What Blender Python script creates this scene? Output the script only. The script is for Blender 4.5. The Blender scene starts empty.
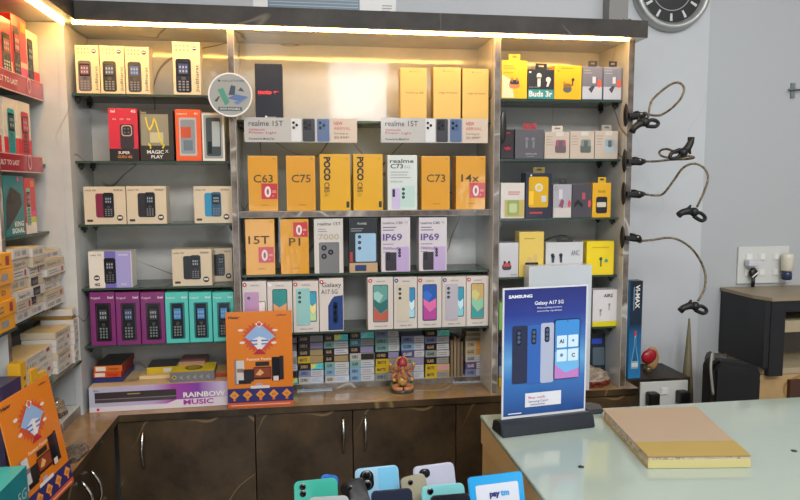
import bpy, bmesh, math, random
from mathutils import Vector, Matrix
random.seed(7)
S = bpy.context.scene
C = bpy.context.collection
H = 1.46                      # eye height
# ---------------------------------------------------------------- camera
YAW, PITCH, ROLL, F = .1476, .09578, -.003935, 653.9
fw = Vector((math.sin(YAW)*math.cos(PITCH), math.cos(YAW)*math.cos(PITCH), -math.sin(PITCH)))
rt = Vector((math.cos(YAW), -math.sin(YAW), 0)); up = rt.cross(fw)
ca = rt*math.cos(ROLL)+up*math.sin(ROLL); cb = -rt*math.sin(ROLL)+up*math.cos(ROLL)
cam = bpy.data.objects.new('camera', bpy.data.cameras.new('camera')); C.objects.link(cam)
cam.matrix_world = Matrix(((ca.x, cb.x, -fw.x, 0), (ca.y, cb.y, -fw.y, 0), (ca.z, cb.z, -fw.z, H), (0, 0, 0, 1)))
cam.data.lens = 36*F/800; cam.data.clip_start = .02
S.camera = cam
def ray(px, py): return fw + ca*((px-400)/F) + cb*((250-py)/F)
def at(px, py, Y=1.958):
    d = ray(px, py); d = d*(Y/d.y); return Vector((d.x, d.y, d.z+H))
def atx(px, py, X):
    d = ray(px, py); d = d*(X/d.x); return Vector((d.x, d.y, d.z+H))
def atz(px, py, Z):
    d = ray(px, py); d = d*((Z-H)/d.z); return Vector((d.x, d.y, d.z+H))
# ---------------------------------------------------------------- materials
def lin(h):
    h = h.lstrip('#'); o = []
    for i in (0, 2, 4):
        c = int(h[i:i+2], 16)/255; o.append(c/12.92 if c <= .04045 else ((c+.055)/1.055)**2.4)
    return (*o, 1)
_m = {}
def m(hexc, rough=.5, metal=0, coat=0):
    k = (hexc, rough, metal, coat)
    if k in _m: return _m[k]
    M = bpy.data.materials.new('paint_'+hexc.strip('#')); M.use_nodes = True
    b = M.node_tree.nodes['Principled BSDF']
    b.inputs['Base Color'].default_value = lin(hexc); b.inputs['Roughness'].default_value = rough
    b.inputs['Metallic'].default_value = metal; b.inputs['Coat Weight'].default_value = coat
    b.inputs['Coat Roughness'].default_value = .12
    if coat:
        n = M.node_tree.nodes.new('ShaderNodeTexNoise'); n.inputs['Scale'].default_value = 22
        tc = M.node_tree.nodes.new('ShaderNodeTexCoord'); M.node_tree.links.new(tc.outputs['Object'], n.inputs['Vector'])
        bp = M.node_tree.nodes.new('ShaderNodeBump'); bp.inputs['Strength'].default_value = .25; bp.inputs['Distance'].default_value = .004
        M.node_tree.links.new(n.outputs['Fac'], bp.inputs['Height']); M.node_tree.links.new(bp.outputs[0], b.inputs['Coat Normal'])
    _m[k] = M; return M
def emis(name, hexc, st):
    M = bpy.data.materials.new(name); M.use_nodes = True; b = M.node_tree.nodes['Principled BSDF']
    b.inputs['Base Color'].default_value = lin(hexc); b.inputs['Emission Color'].default_value = lin(hexc); b.inputs['Emission Strength'].default_value = st
    return M
def marble(name, c1, c2, vein, scale, vw, rough, vscale, bump=0):
    M = bpy.data.materials.new(name); M.use_nodes = True; t = M.node_tree; N = t.nodes; L = t.links
    b = N['Principled BSDF']; b.inputs['Roughness'].default_value = rough
    tc = N.new('ShaderNodeTexCoord')
    n1 = N.new('ShaderNodeTexNoise'); n1.inputs['Scale'].default_value = scale; n1.inputs['Detail'].default_value = 6; n1.inputs['Roughness'].default_value = .65
    r1 = N.new('ShaderNodeValToRGB'); r1.color_ramp.elements[0].position = .35; r1.color_ramp.elements[1].position = .68
    r1.color_ramp.elements[0].color = lin(c1); r1.color_ramp.elements[1].color = lin(c2)
    n2 = N.new('ShaderNodeTexNoise'); n2.inputs['Scale'].default_value = vscale; n2.inputs['Detail'].default_value = 1.5; n2.inputs['Distortion'].default_value = .15
    s = N.new('ShaderNodeMath'); s.operation = 'SUBTRACT'; s.inputs[1].default_value = .5
    a = N.new('ShaderNodeMath'); a.operation = 'ABSOLUTE'
    r2 = N.new('ShaderNodeValToRGB'); r2.color_ramp.elements[0].position = 0; r2.color_ramp.elements[1].position = vw
    r2.color_ramp.elements[0].color = (1, 1, 1, 1); r2.color_ramp.elements[1].color = (0, 0, 0, 1)
    n3 = N.new('ShaderNodeTexNoise'); n3.inputs['Scale'].default_value = vscale*1.7
    r3 = N.new('ShaderNodeValToRGB'); r3.color_ramp.elements[0].position = .44; r3.color_ramp.elements[1].position = .52
    mu = N.new('ShaderNodeMath'); mu.operation = 'MULTIPLY'
    mx = N.new('ShaderNodeMix'); mx.data_type = 'RGBA'
    mx.inputs['B'].default_value = lin(vein)
    for n in (n1, n2, n3): L.new(tc.outputs['Object'], n.inputs['Vector'])
    L.new(n1.outputs['Fac'], r1.inputs[0]); L.new(n2.outputs['Fac'], s.inputs[0]); L.new(s.outputs[0], a.inputs[0]); L.new(a.outputs[0], r2.inputs[0])
    L.new(n3.outputs['Fac'], r3.inputs[0]); L.new(r2.outputs[0], mu.inputs[0]); L.new(r3.outputs[0], mu.inputs[1])
    L.new(mu.outputs[0], mx.inputs['Factor']); L.new(r1.outputs[0], mx.inputs['A']); L.new(mx.outputs['Result'], b.inputs['Base Color'])
    if bump:
        n4 = N.new('ShaderNodeTexNoise'); n4.inputs['Scale'].default_value = 9
        bp = N.new('ShaderNodeBump'); bp.inputs['Strength'].default_value = bump; bp.inputs['Distance'].default_value = .01
        L.new(tc.outputs['Object'], n4.inputs['Vector']); L.new(n4.outputs['Fac'], bp.inputs['Height']); L.new(bp.outputs[0], b.inputs['Normal'])
    return M
M_white = marble('pale_marble', '#b0b4b6', '#cccbc6', '#6e5c4a', 2.2, .0038, .07, 2.3, .05)
M_edge = marble('worn_edge', '#4a3c2f', '#8b8580', '#b5b0aa', 12, .02, .3, 7)
M_brown = marble('brown_marble', '#1f1812', '#54432f', '#85704f', 4.5, .0035, .3, 2.2)
M_top = marble('counter_marble', '#765c40', '#a5875f', '#c0a880', 6, .004, .14, 2.6)
M_canopy = marble('canopy_marble', '#1f1b18', '#3a342e', '#625a4c', 9, .004, .6, 3)
M_wall = marble('wall_paint', '#b6b9bd', '#bfc2c5', '#b6b9bd', 1.2, .001, .6, 2)
M_wood = marble('desk_wood', '#a98a5c', '#c2a273', '#8a6a40', 8, .02, .4, 5)
M_kraft = marble('kraft', '#a2835a', '#b6976c', '#8f7048', 12, .02, .8, 8)
def glassy(name, tint, alpha, edge=False, rough=.03):
    M = bpy.data.materials.new(name); M.use_nodes = True; t = M.node_tree; N = t.nodes; L = t.links
    N.remove(N['Principled BSDF']); out = N['Material Output']
    tr = N.new('ShaderNodeBsdfTransparent'); tr.inputs[0].default_value = lin(tint)
    gl = N.new('ShaderNodeBsdfGlossy'); gl.inputs['Roughness'].default_value = rough
    fr = N.new('ShaderNodeFresnel'); fr.inputs[0].default_value = 1.45
    mx = N.new('ShaderNodeMixShader'); L.new(fr.outputs[0], mx.inputs[0]); L.new(tr.outputs[0], mx.inputs[1]); L.new(gl.outputs[0], mx.inputs[2])
    if alpha > 0:
        df = N.new('ShaderNodeBsdfDiffuse'); df.inputs[0].default_value = lin(tint)
        m2 = N.new('ShaderNodeMixShader'); m2.inputs[0].default_value = alpha
        L.new(mx.outputs[0], m2.inputs[1]); L.new(df.outputs[0], m2.inputs[2]); L.new(m2.outputs[0], out.inputs[0])
    else: L.new(mx.outputs[0], out.inputs[0])
    return M
M_glass = glassy('shelf_glass', '#dcebe2', .06)
M_glassedge = m('#34483d', .25)
M_film = glassy('clear_film', '#f4f4f2', .12, rough=.12)
M_bag = glassy('clear_bag', '#d8d2c4', .4, rough=.15)
def holo(name, stops, sc=14, rough=.25):
    M = bpy.data.materials.new(name); M.use_nodes = True; t = M.node_tree; N = t.nodes; L = t.links
    b = N['Principled BSDF']; b.inputs['Roughness'].default_value = rough; b.inputs['Metallic'].default_value = .35
    tc = N.new('ShaderNodeTexCoord'); n = N.new('ShaderNodeTexNoise'); n.inputs['Scale'].default_value = sc; n.inputs['Distortion'].default_value = 1
    r = N.new('ShaderNodeValToRGB'); cr = r.color_ramp
    while len(cr.elements) < len(stops): cr.elements.new(.5)
    for i, c in enumerate(stops):
        cr.elements[i].position = .3+.4*i/(len(stops)-1); cr.elements[i].color = lin(c)
    L.new(tc.outputs['Object'], n.inputs['Vector']); L.new(n.outputs['Fac'], r.inputs[0]); L.new(r.outputs[0], b.inputs['Base Color'])
    return M
HOLO = holo('rainbow_foil', ['#ff8a5a', '#f5f07a', '#6ff0d0', '#58a8ff', '#c8a0ff'], 18)
HOLOC = holo('cyan_foil', ['#3fc8ff', '#a8f4ff', '#5ff0e0', '#6a9cff'], 18)
HOLOP = holo('pale_foil', ['#cfe8e0', '#d9d0ee', '#bcd8f0', '#dff0d8'], 26)
def gradient(name, stops, axis, lo, hi, rough=.35, coat=0):
    M = bpy.data.materials.new(name); M.use_nodes = True; t = M.node_tree; N = t.nodes; L = t.links
    b = N['Principled BSDF']; b.inputs['Roughness'].default_value = rough; b.inputs['Coat Weight'].default_value = coat
    tc = N.new('ShaderNodeTexCoord'); sp = N.new('ShaderNodeSeparateXYZ'); mr = N.new('ShaderNodeMapRange')
    mr.inputs[1].default_value = lo; mr.inputs[2].default_value = hi
    r = N.new('ShaderNodeValToRGB'); cr = r.color_ramp
    while len(cr.elements) < len(stops): cr.elements.new(.5)
    for i, (p, c) in enumerate(stops): cr.elements[i].position = p; cr.elements[i].color = lin(c)
    L.new(tc.outputs['Object'], sp.inputs[0]); L.new(sp.outputs[axis], mr.inputs[0]); L.new(mr.outputs[0], r.inputs[0]); L.new(r.outputs[0], b.inputs['Base Color'])
    return M
# ---------------------------------------------------------------- geometry
def tag(o, label=None, cat=None, group=None, kind=None):
    if label: o['label'] = label
    if cat: o['category'] = cat
    if group: o['group'] = group
    if kind: o['kind'] = kind
    return o
def empty(name, loc=(0, 0, 0), rz=0, rx=0, ry=0):
    o = bpy.data.objects.new(name, None); C.objects.link(o); o.location = loc; o.rotation_euler = (rx, ry, rz)
    o.empty_display_size = .05; return o
class MB:
    def __init__(s): s.bm = bmesh.new(); s.mats = []
    def mi(s, mat):
        if mat not in s.mats: s.mats.append(mat)
        return s.mats.index(mat)
    def face(s, pts, mat, smooth=False):
        f = s.bm.faces.new([s.bm.verts.new(p) for p in pts]); f.material_index = s.mi(mat); f.smooth = smooth; return f
    def box(s, x0, x1, y0, y1, z0, z1, mat, bev=0, top=None, front=None, side=None, M=None, taper=1):
        bm = bmesh.new(); r = bmesh.ops.create_cube(bm, size=1)
        for v in bm.verts:
            k = taper if v.co.z > 0 else 1
            v.co = Vector(((x0+x1)/2+v.co.x*(x1-x0)*k, (y0+y1)/2+v.co.y*(y1-y0)*k, (z0+z1)/2+v.co.z*(z1-z0)))
        bm.normal_update(); i0 = s.mi(mat)
        for f in bm.faces:
            f.material_index = i0; n = f.normal
            if top and n.z > .9: f.material_index = s.mi(top)
            if front and n.y < -.9: f.material_index = s.mi(front)
            if side and abs(n.x) > .9: f.material_index = s.mi(side)
        if bev: bmesh.ops.bevel(bm, geom=bm.edges[:], offset=bev, segments=2, affect='EDGES', profile=.7)
        if M: bm.transform(M)
        me = bpy.data.meshes.new('t'); bm.to_mesh(me); bm.free(); s.bm.from_mesh(me); bpy.data.meshes.remove(me); return s
    def tube(s, pts, r, mat, n=8, cap=True):
        pts = [Vector(p) for p in pts]; rs = r if isinstance(r, (list, tuple)) else [r]*len(pts)
        rings = []; prev = None
        for i, p in enumerate(pts):
            t = (pts[min(i+1, len(pts)-1)]-pts[max(i-1, 0)]).normalized()
            if prev is None: a = t.orthogonal().normalized()
            else: a = (prev-t*prev.dot(t)).normalized()
            prev = a; b = t.cross(a)
            rings.append([s.bm.verts.new(p+(a*math.cos(2*math.pi*k/n)+b*math.sin(2*math.pi*k/n))*rs[i]) for k in range(n)])
        i0 = s.mi(mat)
        for i in range(len(rings)-1):
            for k in range(n):
                f = s.bm.faces.new((rings[i][k], rings[i][(k+1) % n], rings[i+1][(k+1) % n], rings[i+1][k])); f.material_index = i0; f.smooth = True
        if cap:
            for rg in (rings[0][::-1], rings[-1]):
                f = s.bm.faces.new(rg); f.material_index = i0
        return s
    def lathe(s, prof, mat, n=40, M=None, cap=True):
        rings = []
        for (r, z) in prof:
            rings.append([s.bm.verts.new((M or Matrix()) @ Vector((r*math.cos(2*math.pi*k/n), r*math.sin(2*math.pi*k/n), z))) for k in range(n)])
        i0 = s.mi(mat)
        for i in range(len(rings)-1):
            for k in range(n):
                f = s.bm.faces.new((rings[i][k], rings[i][(k+1) % n], rings[i+1][(k+1) % n], rings[i+1][k])); f.material_index = i0; f.smooth = True
        for rg in ((rings[0][::-1], rings[-1]) if cap else ()):
            f = s.bm.faces.new(rg); f.material_index = i0
        return s
    def prism(s, outline, axis, a, b, mat, bev=0, M=None):
        # outline of 2-D points extruded along axis from a to b
        bm = bmesh.new()
        def P(p, t):
            return (t, p[0], p[1]) if axis == 'x' else ((p[0], t, p[1]) if axis == 'y' else (p[0], p[1], t))
        lo = [bm.verts.new(P(p, a)) for p in outline]; hi = [bm.verts.new(P(p, b)) for p in outline]
        n = len(outline); bm.faces.new(lo); bm.faces.new(hi[::-1])
        for i in range(n): bm.faces.new((lo[(i+1) % n], lo[i], hi[i], hi[(i+1) % n]))
        bmesh.ops.recalc_face_normals(bm, faces=bm.faces)
        if bev: bmesh.ops.bevel(bm, geom=bm.edges[:], offset=bev, segments=2, affect='EDGES')
        if M: bm.transform(M)
        for f in bm.faces: f.material_index = s.mi(mat)
        me = bpy.data.meshes.new('t'); bm.to_mesh(me); bm.free(); s.bm.from_mesh(me); bpy.data.meshes.remove(me); return s
    def ball(s, c, r, mat, M=None, seg=16):
        bm = bmesh.new(); bmesh.ops.create_uvsphere(bm, u_segments=seg, v_segments=seg//2+2, radius=1)
        rr_ = r if isinstance(r, (tuple, list)) else (r, r, r)
        for v in bm.verts: v.co = Vector((v.co.x*rr_[0], v.co.y*rr_[1], v.co.z*rr_[2]))
        if M: bm.transform(M)
        for v in bm.verts: v.co += Vector(c)
        for f in bm.faces: f.material_index = s.mi(mat); f.smooth = True
        me = bpy.data.meshes.new('t'); bm.to_mesh(me); bm.free(); s.bm.from_mesh(me); bpy.data.meshes.remove(me); return s
    def build(s, name, parent=None, loc=None, rot=None):
        me = bpy.data.meshes.new(name); s.bm.to_mesh(me); s.bm.free()
        for x in s.mats: me.materials.append(x)
        o = bpy.data.objects.new(name, me); C.objects.link(o)
        if parent: o.parent = parent
        if loc: o.location = loc
        if rot: o.rotation_euler = rot
        return o
# lettering as flat printed mesh
_txt = {}
def glyphs(s, bold):
    k = (s, bold)
    if k in _txt: return _txt[k]
    cu = bpy.data.curves.new('t', 'FONT'); cu.body = s; cu.resolution_u = 2; cu.size = 1
    if bold: cu.offset = bold
    ob = bpy.data.objects.new('t', cu); C.objects.link(ob)
    dg = bpy.context.evaluated_depsgraph_get(); dg.update()
    me = ob.evaluated_get(dg).to_mesh()
    vs = [(v.co.x, v.co.y) for v in me.vertices]; fs = [tuple(p.vertices) for p in me.polygons]
    ob.evaluated_get(dg).to_mesh_clear()
    bpy.data.objects.remove(ob); bpy.data.curves.remove(cu)
    x0 = min(v[0] for v in vs); x1 = max(v[0] for v in vs); y0 = min(v[1] for v in vs)
    _txt[k] = ([((x-x0), y) for x, y in vs], fs, x1-x0); return _txt[k]
class Art:
    """printing on one flat face: u right, v up, both 0..1"""
    def __init__(s, root, O, U, V):
        s.root = root; s.O = Vector(O); s.U = Vector(U); s.V = Vector(V)
        s.w = s.U.length; s.h = s.V.length; s.N = s.U.cross(s.V).normalized(); s.mb = None; s.name = None
    def new(s, name, label=None):
        s.end(); s.mb = MB(); s.name = name; s.lab = label; return s
    def end(s):
        if s.mb is not None and len(s.mb.bm.faces):
            o = s.mb.build(s.name, s.root)
            if s.lab: o['label'] = s.lab
        s.mb = None
    def P(s, u, v, L): return s.O+s.U*u+s.V*v+s.N*(.0004*L)
    def poly(s, pts, mat, L=1): s.mb.face([s.P(u, v, L) for u, v in pts], mat); return s
    def rect(s, u0, v0, u1, v1, mat, L=1): return s.poly([(u0, v0), (u1, v0), (u1, v1), (u0, v1)], mat, L)
    def rr(s, u0, v0, u1, v1, r, mat, L=1):
        # r in metres
        ru, rv = r/s.w, r/s.h; pts = []
        for cx, cy, a0 in ((u1-ru, v0+rv, -90), (u1-ru, v1-rv, 0), (u0+ru, v1-rv, 90), (u0+ru, v0+rv, 180)):
            for k in range(5):
                a = math.radians(a0+k*22.5); pts.append((cx+ru*math.cos(a), cy+rv*math.sin(a)))
        return s.poly(pts, mat, L)
    def ell(s, u, v, r, mat, L=1, ry=None, n=20):
        ru = r/s.w; rv = (ry or r)/s.h
        return s.poly([(u+ru*math.cos(2*math.pi*k/n), v+rv*math.sin(2*math.pi*k/n)) for k in range(n)], mat, L)
    def txt(s, t, u, v, hh, mat, w=None, al='l', rot=0, L=2, bold=0):
        if s.name == 'lettering' and len(s.mb.bm.faces): s.new('lettering')
        vs, fs, tw = glyphs(t, bold); sc = hh*(s.h if not rot else s.w)/.7
        wid = tw*sc
        if w: sx = w*(s.w if not rot else s.h)/tw; wid = w*(s.w if not rot else s.h)
        else: sx = sc
        off = {'l': 0, 'c': -wid/2, 'r': -wid}[al]
        out = []
        for x, y in vs:
            X = x*sx+off; Y = y*sc
            if rot == -1: X, Y = Y, -X
            elif rot == 1: X, Y = -Y, X
            out.append(s.mb.bm.verts.new(s.P(u+X/s.w, v+Y/s.h, L)))
        i0 = s.mb.mi(mat)
        for f in fs:
            try: ff = s.mb.bm.faces.new([out[i] for i in f]); ff.material_index = i0
            except ValueError: pass
        return s
    def lines(s, u0, u1, vs, hh, mat, L=1):
        if s.name == 'lettering': s.new('small_print')
        for v in vs: s.rect(u0, v, u0+(u1-u0)*random.uniform(.7, 1), v+hh, mat, L)
        return s
K = lambda h, r=.4, c=0: m(h, r, 0, c)
BLACK = K('#16161a'); INK = K('#2a2a30'); WHITE = K('#e6e4e0'); RED = K('#c8202c'); GREY = K('#8a8c90')
def front(root, w, d, h, z0=0): return Art(root, (-w/2, -d/2, z0), (w, 0, 0), (0, 0, h))
def topface(root, w, d, h): return Art(root, (-w/2, -d/2, h), (w, 0, 0), (0, d, 0))
def carton(name, label, cat, w, d, h, body, loc, rz=0, design=None, group=None, top=None, side=None, fr=None, rx=0, ry=0, part='carton'):
    r = tag(empty(name, loc, rz, rx, ry), label, cat, group)
    MB().box(-w/2, w/2, -d/2, d/2, 0, h, body, bev=.0008, top=top, side=side, front=fr).build(part, r)
    if design:
        A = front(r, w, d, h); design(A); A.end()
    return r
YB = 1.958
def pb(name, label, cat, x0, x1, yt, zs, body, design=None, Y=YB, d=.05, **k):
    """carton standing on a shelf: left/right image columns and top row at its front plane"""
    xm = (x0+x1)/2
    # bottom row of the shelf plane at that distance
    yb = yt
    for _ in range(3):
        yb = 250+(yb-250); q = at(xm, yb, Y); yb += (q.z-zs)*F/Y
    ym = (yt+yb)/2
    X0 = at(x0, ym, Y).x; X1 = at(x1, ym, Y).x; h = at(xm, yt, Y).z-zs; w = X1-X0-.0012
    return carton(name, label, cat, w, d, h, body, ((X0+X1)/2, Y+d/2, zs+.0006), design=design, **k)
# printed pictures
def feature_phone(A, u0, v0, u1, v1, body, screen='#2c5aa0', key='#77797e', r=.004, L=1):
    du, dv = u1-u0, v1-v0
    A.rr(u0, v0, u1, v1, r, body, L)
    A.rect(u0+.12*du, v0+.5*dv, u1-.12*du, v0+.9*dv, K('#0c0e14', .2), L+1)
    A.rect(u0+.18*du, v0+.55*dv, u1-.18*du, v0+.86*dv, K(screen), L+2)
    for a in range(3):
        for b in range(2): A.rect(u0+(.24+.2*a)*du, v0+(.6+.12*b)*dv, u0+(.35+.2*a)*du, v0+(.67+.12*b)*dv, K('#9aa6b4'), L+3)
    A.rr(u0+.36*du, v0+.38*dv, u1-.36*du, v0+.47*dv, .001, K('#3a3c42'), L+1)
    for a in range(3):
        for b in range(4): A.rect(u0+(.16+.25*a)*du, v0+(.06+.08*b)*dv, u0+(.32+.25*a)*du, v0+(.11+.08*b)*dv, K(key), L+1)
def smart_back(A, u0, v0, u1, v1, col, cams=((.25, .88), (.25, .76), (.25, .64)), L=1, r=.004, cr=.0045):
    A.rr(u0, v0, u1, v1, r, col, L); du, dv = u1-u0, v1-v0
    for a, b in cams:
        A.ell(u0+a*du, v0+b*dv, cr, K('#20242c', .2), L+1); A.ell(u0+a*du, v0+b*dv, cr*.5, K('#5a6470', .2), L+2)
def smart_front(A, u0, v0, u1, v1, cols, L=1, r=.004):
    A.rr(u0, v0, u1, v1, r, BLACK, L); e = .0018; a0, b0, a1, b1 = u0+e/A.w, v0+e/A.h, u1-e/A.w, v1-e/A.h
    A.rr(a0, b0, a1, b1, r*.7, K(cols[0]), L+1); du, dv = a1-a0, b1-b0
    sh = [[(0.02, .02), (.98, .02), (.98, .34), (.5, .2), (.02, .42)], [(.02, .44), (.5, .22), (.98, .36), (.98, .62), (.45, .5), (.02, .62)], [(.02, .64), (.4, .52), (.7, .72), (.3, .84), (.02, .8)]]
    for c, p in zip(cols[1:], sh): A.poly([(a0+x*du, b0+y*dv) for x, y in p], K(c), L+2)
    A.ell((a0+a1)/2, b1-.03*dv, .0012, BLACK, L+3)
# ================================================================ SETTING
zc = H-.643                 # counter top
ZCAN = at(300, 26.8, 1.89).z   # canopy underside
YP = 1.925; YS = 1.96; YBK = 2.125
XL = -.628; XR = at(635.5, 40, YP).x; XE = at(648, 35, 1.89).x
def struct(name, mb): return tag(mb.build(name), kind='structure')
struct('floor', MB().box(-.95, 2.75, -2.6, 2.3, -.06, 0, K('#8d8a84', .35)))
struct('ceiling', MB().box(-.95, 2.75, -2.6, 2.3, 2.85, 2.91, K('#d8d8d6', .7)))
struct('wall_left', MB().box(-.96, -.9, -2.6, 2.3, 0, 2.85, M_wall))
struct('wall_right', MB().box(2.7, 2.76, -2.6, 2.3, 0, 2.85, M_wall))
struct('wall_light_blocker', MB().box(-.96, 2.76, -2.66, -2.6, 0, 2.85, m('#6a665f', .7)))  # unseen dark wall, added to keep sky reflections off the dark boxes
XJ = at(706, 200, 2.16).x
b = MB().box(-.96, XJ, 2.18, 2.3, 0, 2.85, M_wall, bev=0)
b.box(XJ, 2.76, 2.2, 2.3, 0, 2.85, m('#adb0b3', .6))
struct('wall_back', b)
g0, g1 = at(608, 10, 2.14), at(627, 10, 2.14)
struct('trim_1', MB().box(g0.x, g1.x, 2.13, 2.18, ZCAN+.04, 2.85, m('#83827f', .5), bev=.002))
# ---- display unit on the back wall
unit = tag(empty('display_unit', (0, 2.16, zc)), 'marble laminate wall unit of three bays with lit brown canopy above brown cabinets', 'shelving')
def under(mb):
    mb.bm.normal_update(); i_ = mb.mi(M_white)
    for f in mb.bm.faces:
        if f.normal.z < -.9: f.material_index = i_
    return mb
def U(mb, name):
    mb.bm.transform(Matrix.Translation((0, -2.16, -zc))); return mb.build(name, unit)
U(MB().box(-.9, XR, YBK, 2.175, zc, ZCAN, M_white), 'back_panel')
U(MB().box(XL-.02, XL, YP, YBK, zc, ZCAN, M_white, front=M_white, bev=.001), 'side_panel')
U(MB().box(-.9, XL-.0205, YP+.002, YP+.02, zc+.03, ZCAN, M_white), 'corner_panel')
q = at(238, 200, YP).x
U(MB().box(q-.018, q, YP, YBK, zc, ZCAN, M_white, front=M_edge, bev=.001), 'divider_panel'); XM0, XM0L = q, q-.018
q = at(493, 230, YP).x
U(MB().box(q, q+.019, YP, YBK, zc, ZCAN, M_white, front=M_edge, bev=.001), 'divider_panel'); XM1, XM1R = q, q+.019
U(MB().box(XR-.02, XR, YP, YBK, zc, ZCAN, M_white, front=M_edge, side=M_white, bev=.001), 'side_panel')
U(under(MB().box(-.589, XE, 1.89, 2.175, ZCAN, ZCAN+.051, M_canopy, bev=.0015)), 'canopy')
zb = at(400, 379.5, 2.06).z
U(MB().box(XM0+.0005, XM1-.0005, 2.055, YBK, zc, zb, M_edge, top=M_white, bev=.001), 'bottom_board')
ZW = at(366, 210.5, YS-.01).z
U(MB().box(XM0+.0005, XM1-.0005, YS-.01, YBK, ZW-.018, ZW, M_white, front=M_edge, bev=.001), 'middle_board')
LED = emis('warm_led', '#ffc468', 44)
U(MB().box(-.6, XR-.03, 1.905, 1.913, ZCAN-.006, ZCAN-.0005, LED), 'led_strip')
# ---- left hand unit
lu = tag(empty('side_display_unit', (-.8, 1.5, zc)), 'left wall shelving unit with brown canopy and white diffuser strip, beside the corner', 'shelving')
def V_(mb, name):
    mb.bm.transform(Matrix.Translation((.8, -1.5, -zc))); return mb.build(name, lu)
V_(under(MB().box(-.899, -.59, .6, 2.17, ZCAN+.0015, ZCAN+.051, M_canopy, bev=.0015)), 'canopy')
V_(MB().box(-.632, -.622, .8, 1.915, ZCAN-.006, ZCAN+.001, LED), 'led_strip')
V_(MB().box(-.899, -.88, .6, YP, zc, ZCAN, M_white), 'back_panel')
yq = atx(13, 350, -.67).y
V_(MB().box(-.88, -.672, yq-.018, yq, zc+.031, ZCAN-.001, M_white, side=M_edge), 'divider_panel')
V_(MB().box(-.88, -.635, .6, YP-.0005, zc+.001, zc+.03, M_white, side=M_edge, bev=.001), 'base_slab')
# glass shelves
def shelf(name, label, x0, x1, z, y0=YS, y1=YBK-.001, par=None, t=.006, br=True, group=None, ax='x'):
    r = tag(empty(name, ((x0+x1)/2, (y0+y1)/2, z-t)), label, 'shelf', group)
    hx, hy = (x1-x0)/2, (y1-y0)/2
    b = MB(); b.box(-hx, hx, -hy, hy, 0, t, M_glassedge, top=M_glass)
    for f in b.bm.faces:
        if f.normal.z < -.9: f.material_index = b.mi(M_glass)
    b.build('glass_pane', r)
    if br and ax == 'x':
        for sx in (-1, 1):
            for yy in (-hy+.03, hy-.03):
                k = MB(); k.box(sx*hx-(0 if sx < 0 else .014), sx*hx+(.014 if sx < 0 else 0), yy-.007, yy+.007, -.012, -.0003, m('#1c1a18', .35), bev=.002)
                k.tube([(sx*(hx-.007), yy, -.010), (sx*(hx-.007), yy, -.018)], .004, m('#1c1a18', .35)); k.build('shelf_bracket', r)
    return r
lz = [at(150, y, YS).z for y in (94.5, 161, 224, 287, 344)]
nm = ['topmost', 'second', 'third', 'fourth', 'lowest']
for n, z in zip(nm, lz): shelf('glass_shelf', f'{n} green-edged glass shelf in the left bay of the back unit', XL+.001, XM0L-.001, z)
z_m0 = at(366, 121, YS).z; z_m2 = at(366, 272.5, YS).z; z_m3 = at(380, 329.5, YS).z
for n, z in (('topmost', z_m0), ('middle', z_m2), ('lowest', z_m3)): shelf('glass_shelf', f'{n} glass shelf in the wide middle bay', XM0+.001, XM1-.001, z)
rz_ = [at(560, y, YS).z for y in (99.5, 159, 218, 276, 328)]
for n, z in zip(nm, rz_): shelf('glass_shelf', f'{n} green-edged glass shelf in the right bay with earbud boxes', XM1R+.001, XR-.021, z)
XF = -.695
zl1 = atx(20, 86, XF).z; zl2 = atx(20, 162, XF).z; zl3 = atx(30, 234, XF).z
for n, z in (('topmost', zl1), ('second', zl2), ('third', zl3)):
    shelf('glass_shelf', f'{n} glass shelf of the side unit on the left wall', -.879, XF+.003, z, yq+.001, YP-.001, br=False)
# ---- counter and cabinets
yf = 1.905
ct = tag(empty('worktop', (0, 2, zc-.02)), 'glossy brown marble worktop running along the back wall and round to the left', 'counter')
b = MB(); xe = at(639, 385, yf).x; xi = -.528
b.box(-.899, xe, yf, 2.175, -.02+zc, zc, M_top, front=M_brown)
b.box(-.899, xi, .5, yf, -.02+zc, zc, M_top, side=M_brown)
b.bm.transform(Matrix.Translation((0, -2, -(zc-.02)))); b.build('marble_slab', ct)
def handle(par, p, L=.11):
    k = MB(); pts = []
    for i in range(11):
        t = i/10; pts.append((p[0], p[1]-.006-.022*math.sin(math.pi*t), p[2]-L*t))
    k.tube(pts, [.003+.002*math.sin(math.pi*i/10) for i in range(11)], m('#b8b8b4', .22, 1)); return k.build('handle', par)
ycab = yf+.008
xs = [at(118, 440, ycab).x, at(255.5, 440, ycab).x, at(353, 440, ycab).x, at(456, 440, ycab).x, at(560, 440, ycab).x, xe-.002]
hd = {0: (143, 431), 1: (343, 417), 2: (365, 415)}
names = ['left back cabinet with bent metal handle, next to the corner', 'back cabinet under the orange poster, handle at its right edge', 'back cabinet right of centre, handle at its left edge', 'plain back cabinet behind the glass-topped desk corner', 'end back cabinet hidden behind the glass-topped desk']
for i in range(5):
    r = tag(empty('base_cabinet', ((xs[i]+xs[i+1])/2, 2.0, 0)), 'dark brown marble-look '+names[i], 'cabinet')
    w = (xs[i+1]-xs[i])/2-.0015
    MB().box(-w, w, -.07, .17, .0, zc-.022, m('#241d17', .5)).build('carcass', r)
    dr = MB().box(-w, w, ycab-2.0, ycab-2.0+.018, .08, zc-.024, M_brown, bev=.001).build('door', r)
    if i in hd:
        p = at(hd[i][0], hd[i][1], ycab-.004); handle(dr, (p.x-(xs[i]+xs[i+1])/2, ycab-2.0, p.z))
xic = xi-.008
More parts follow.
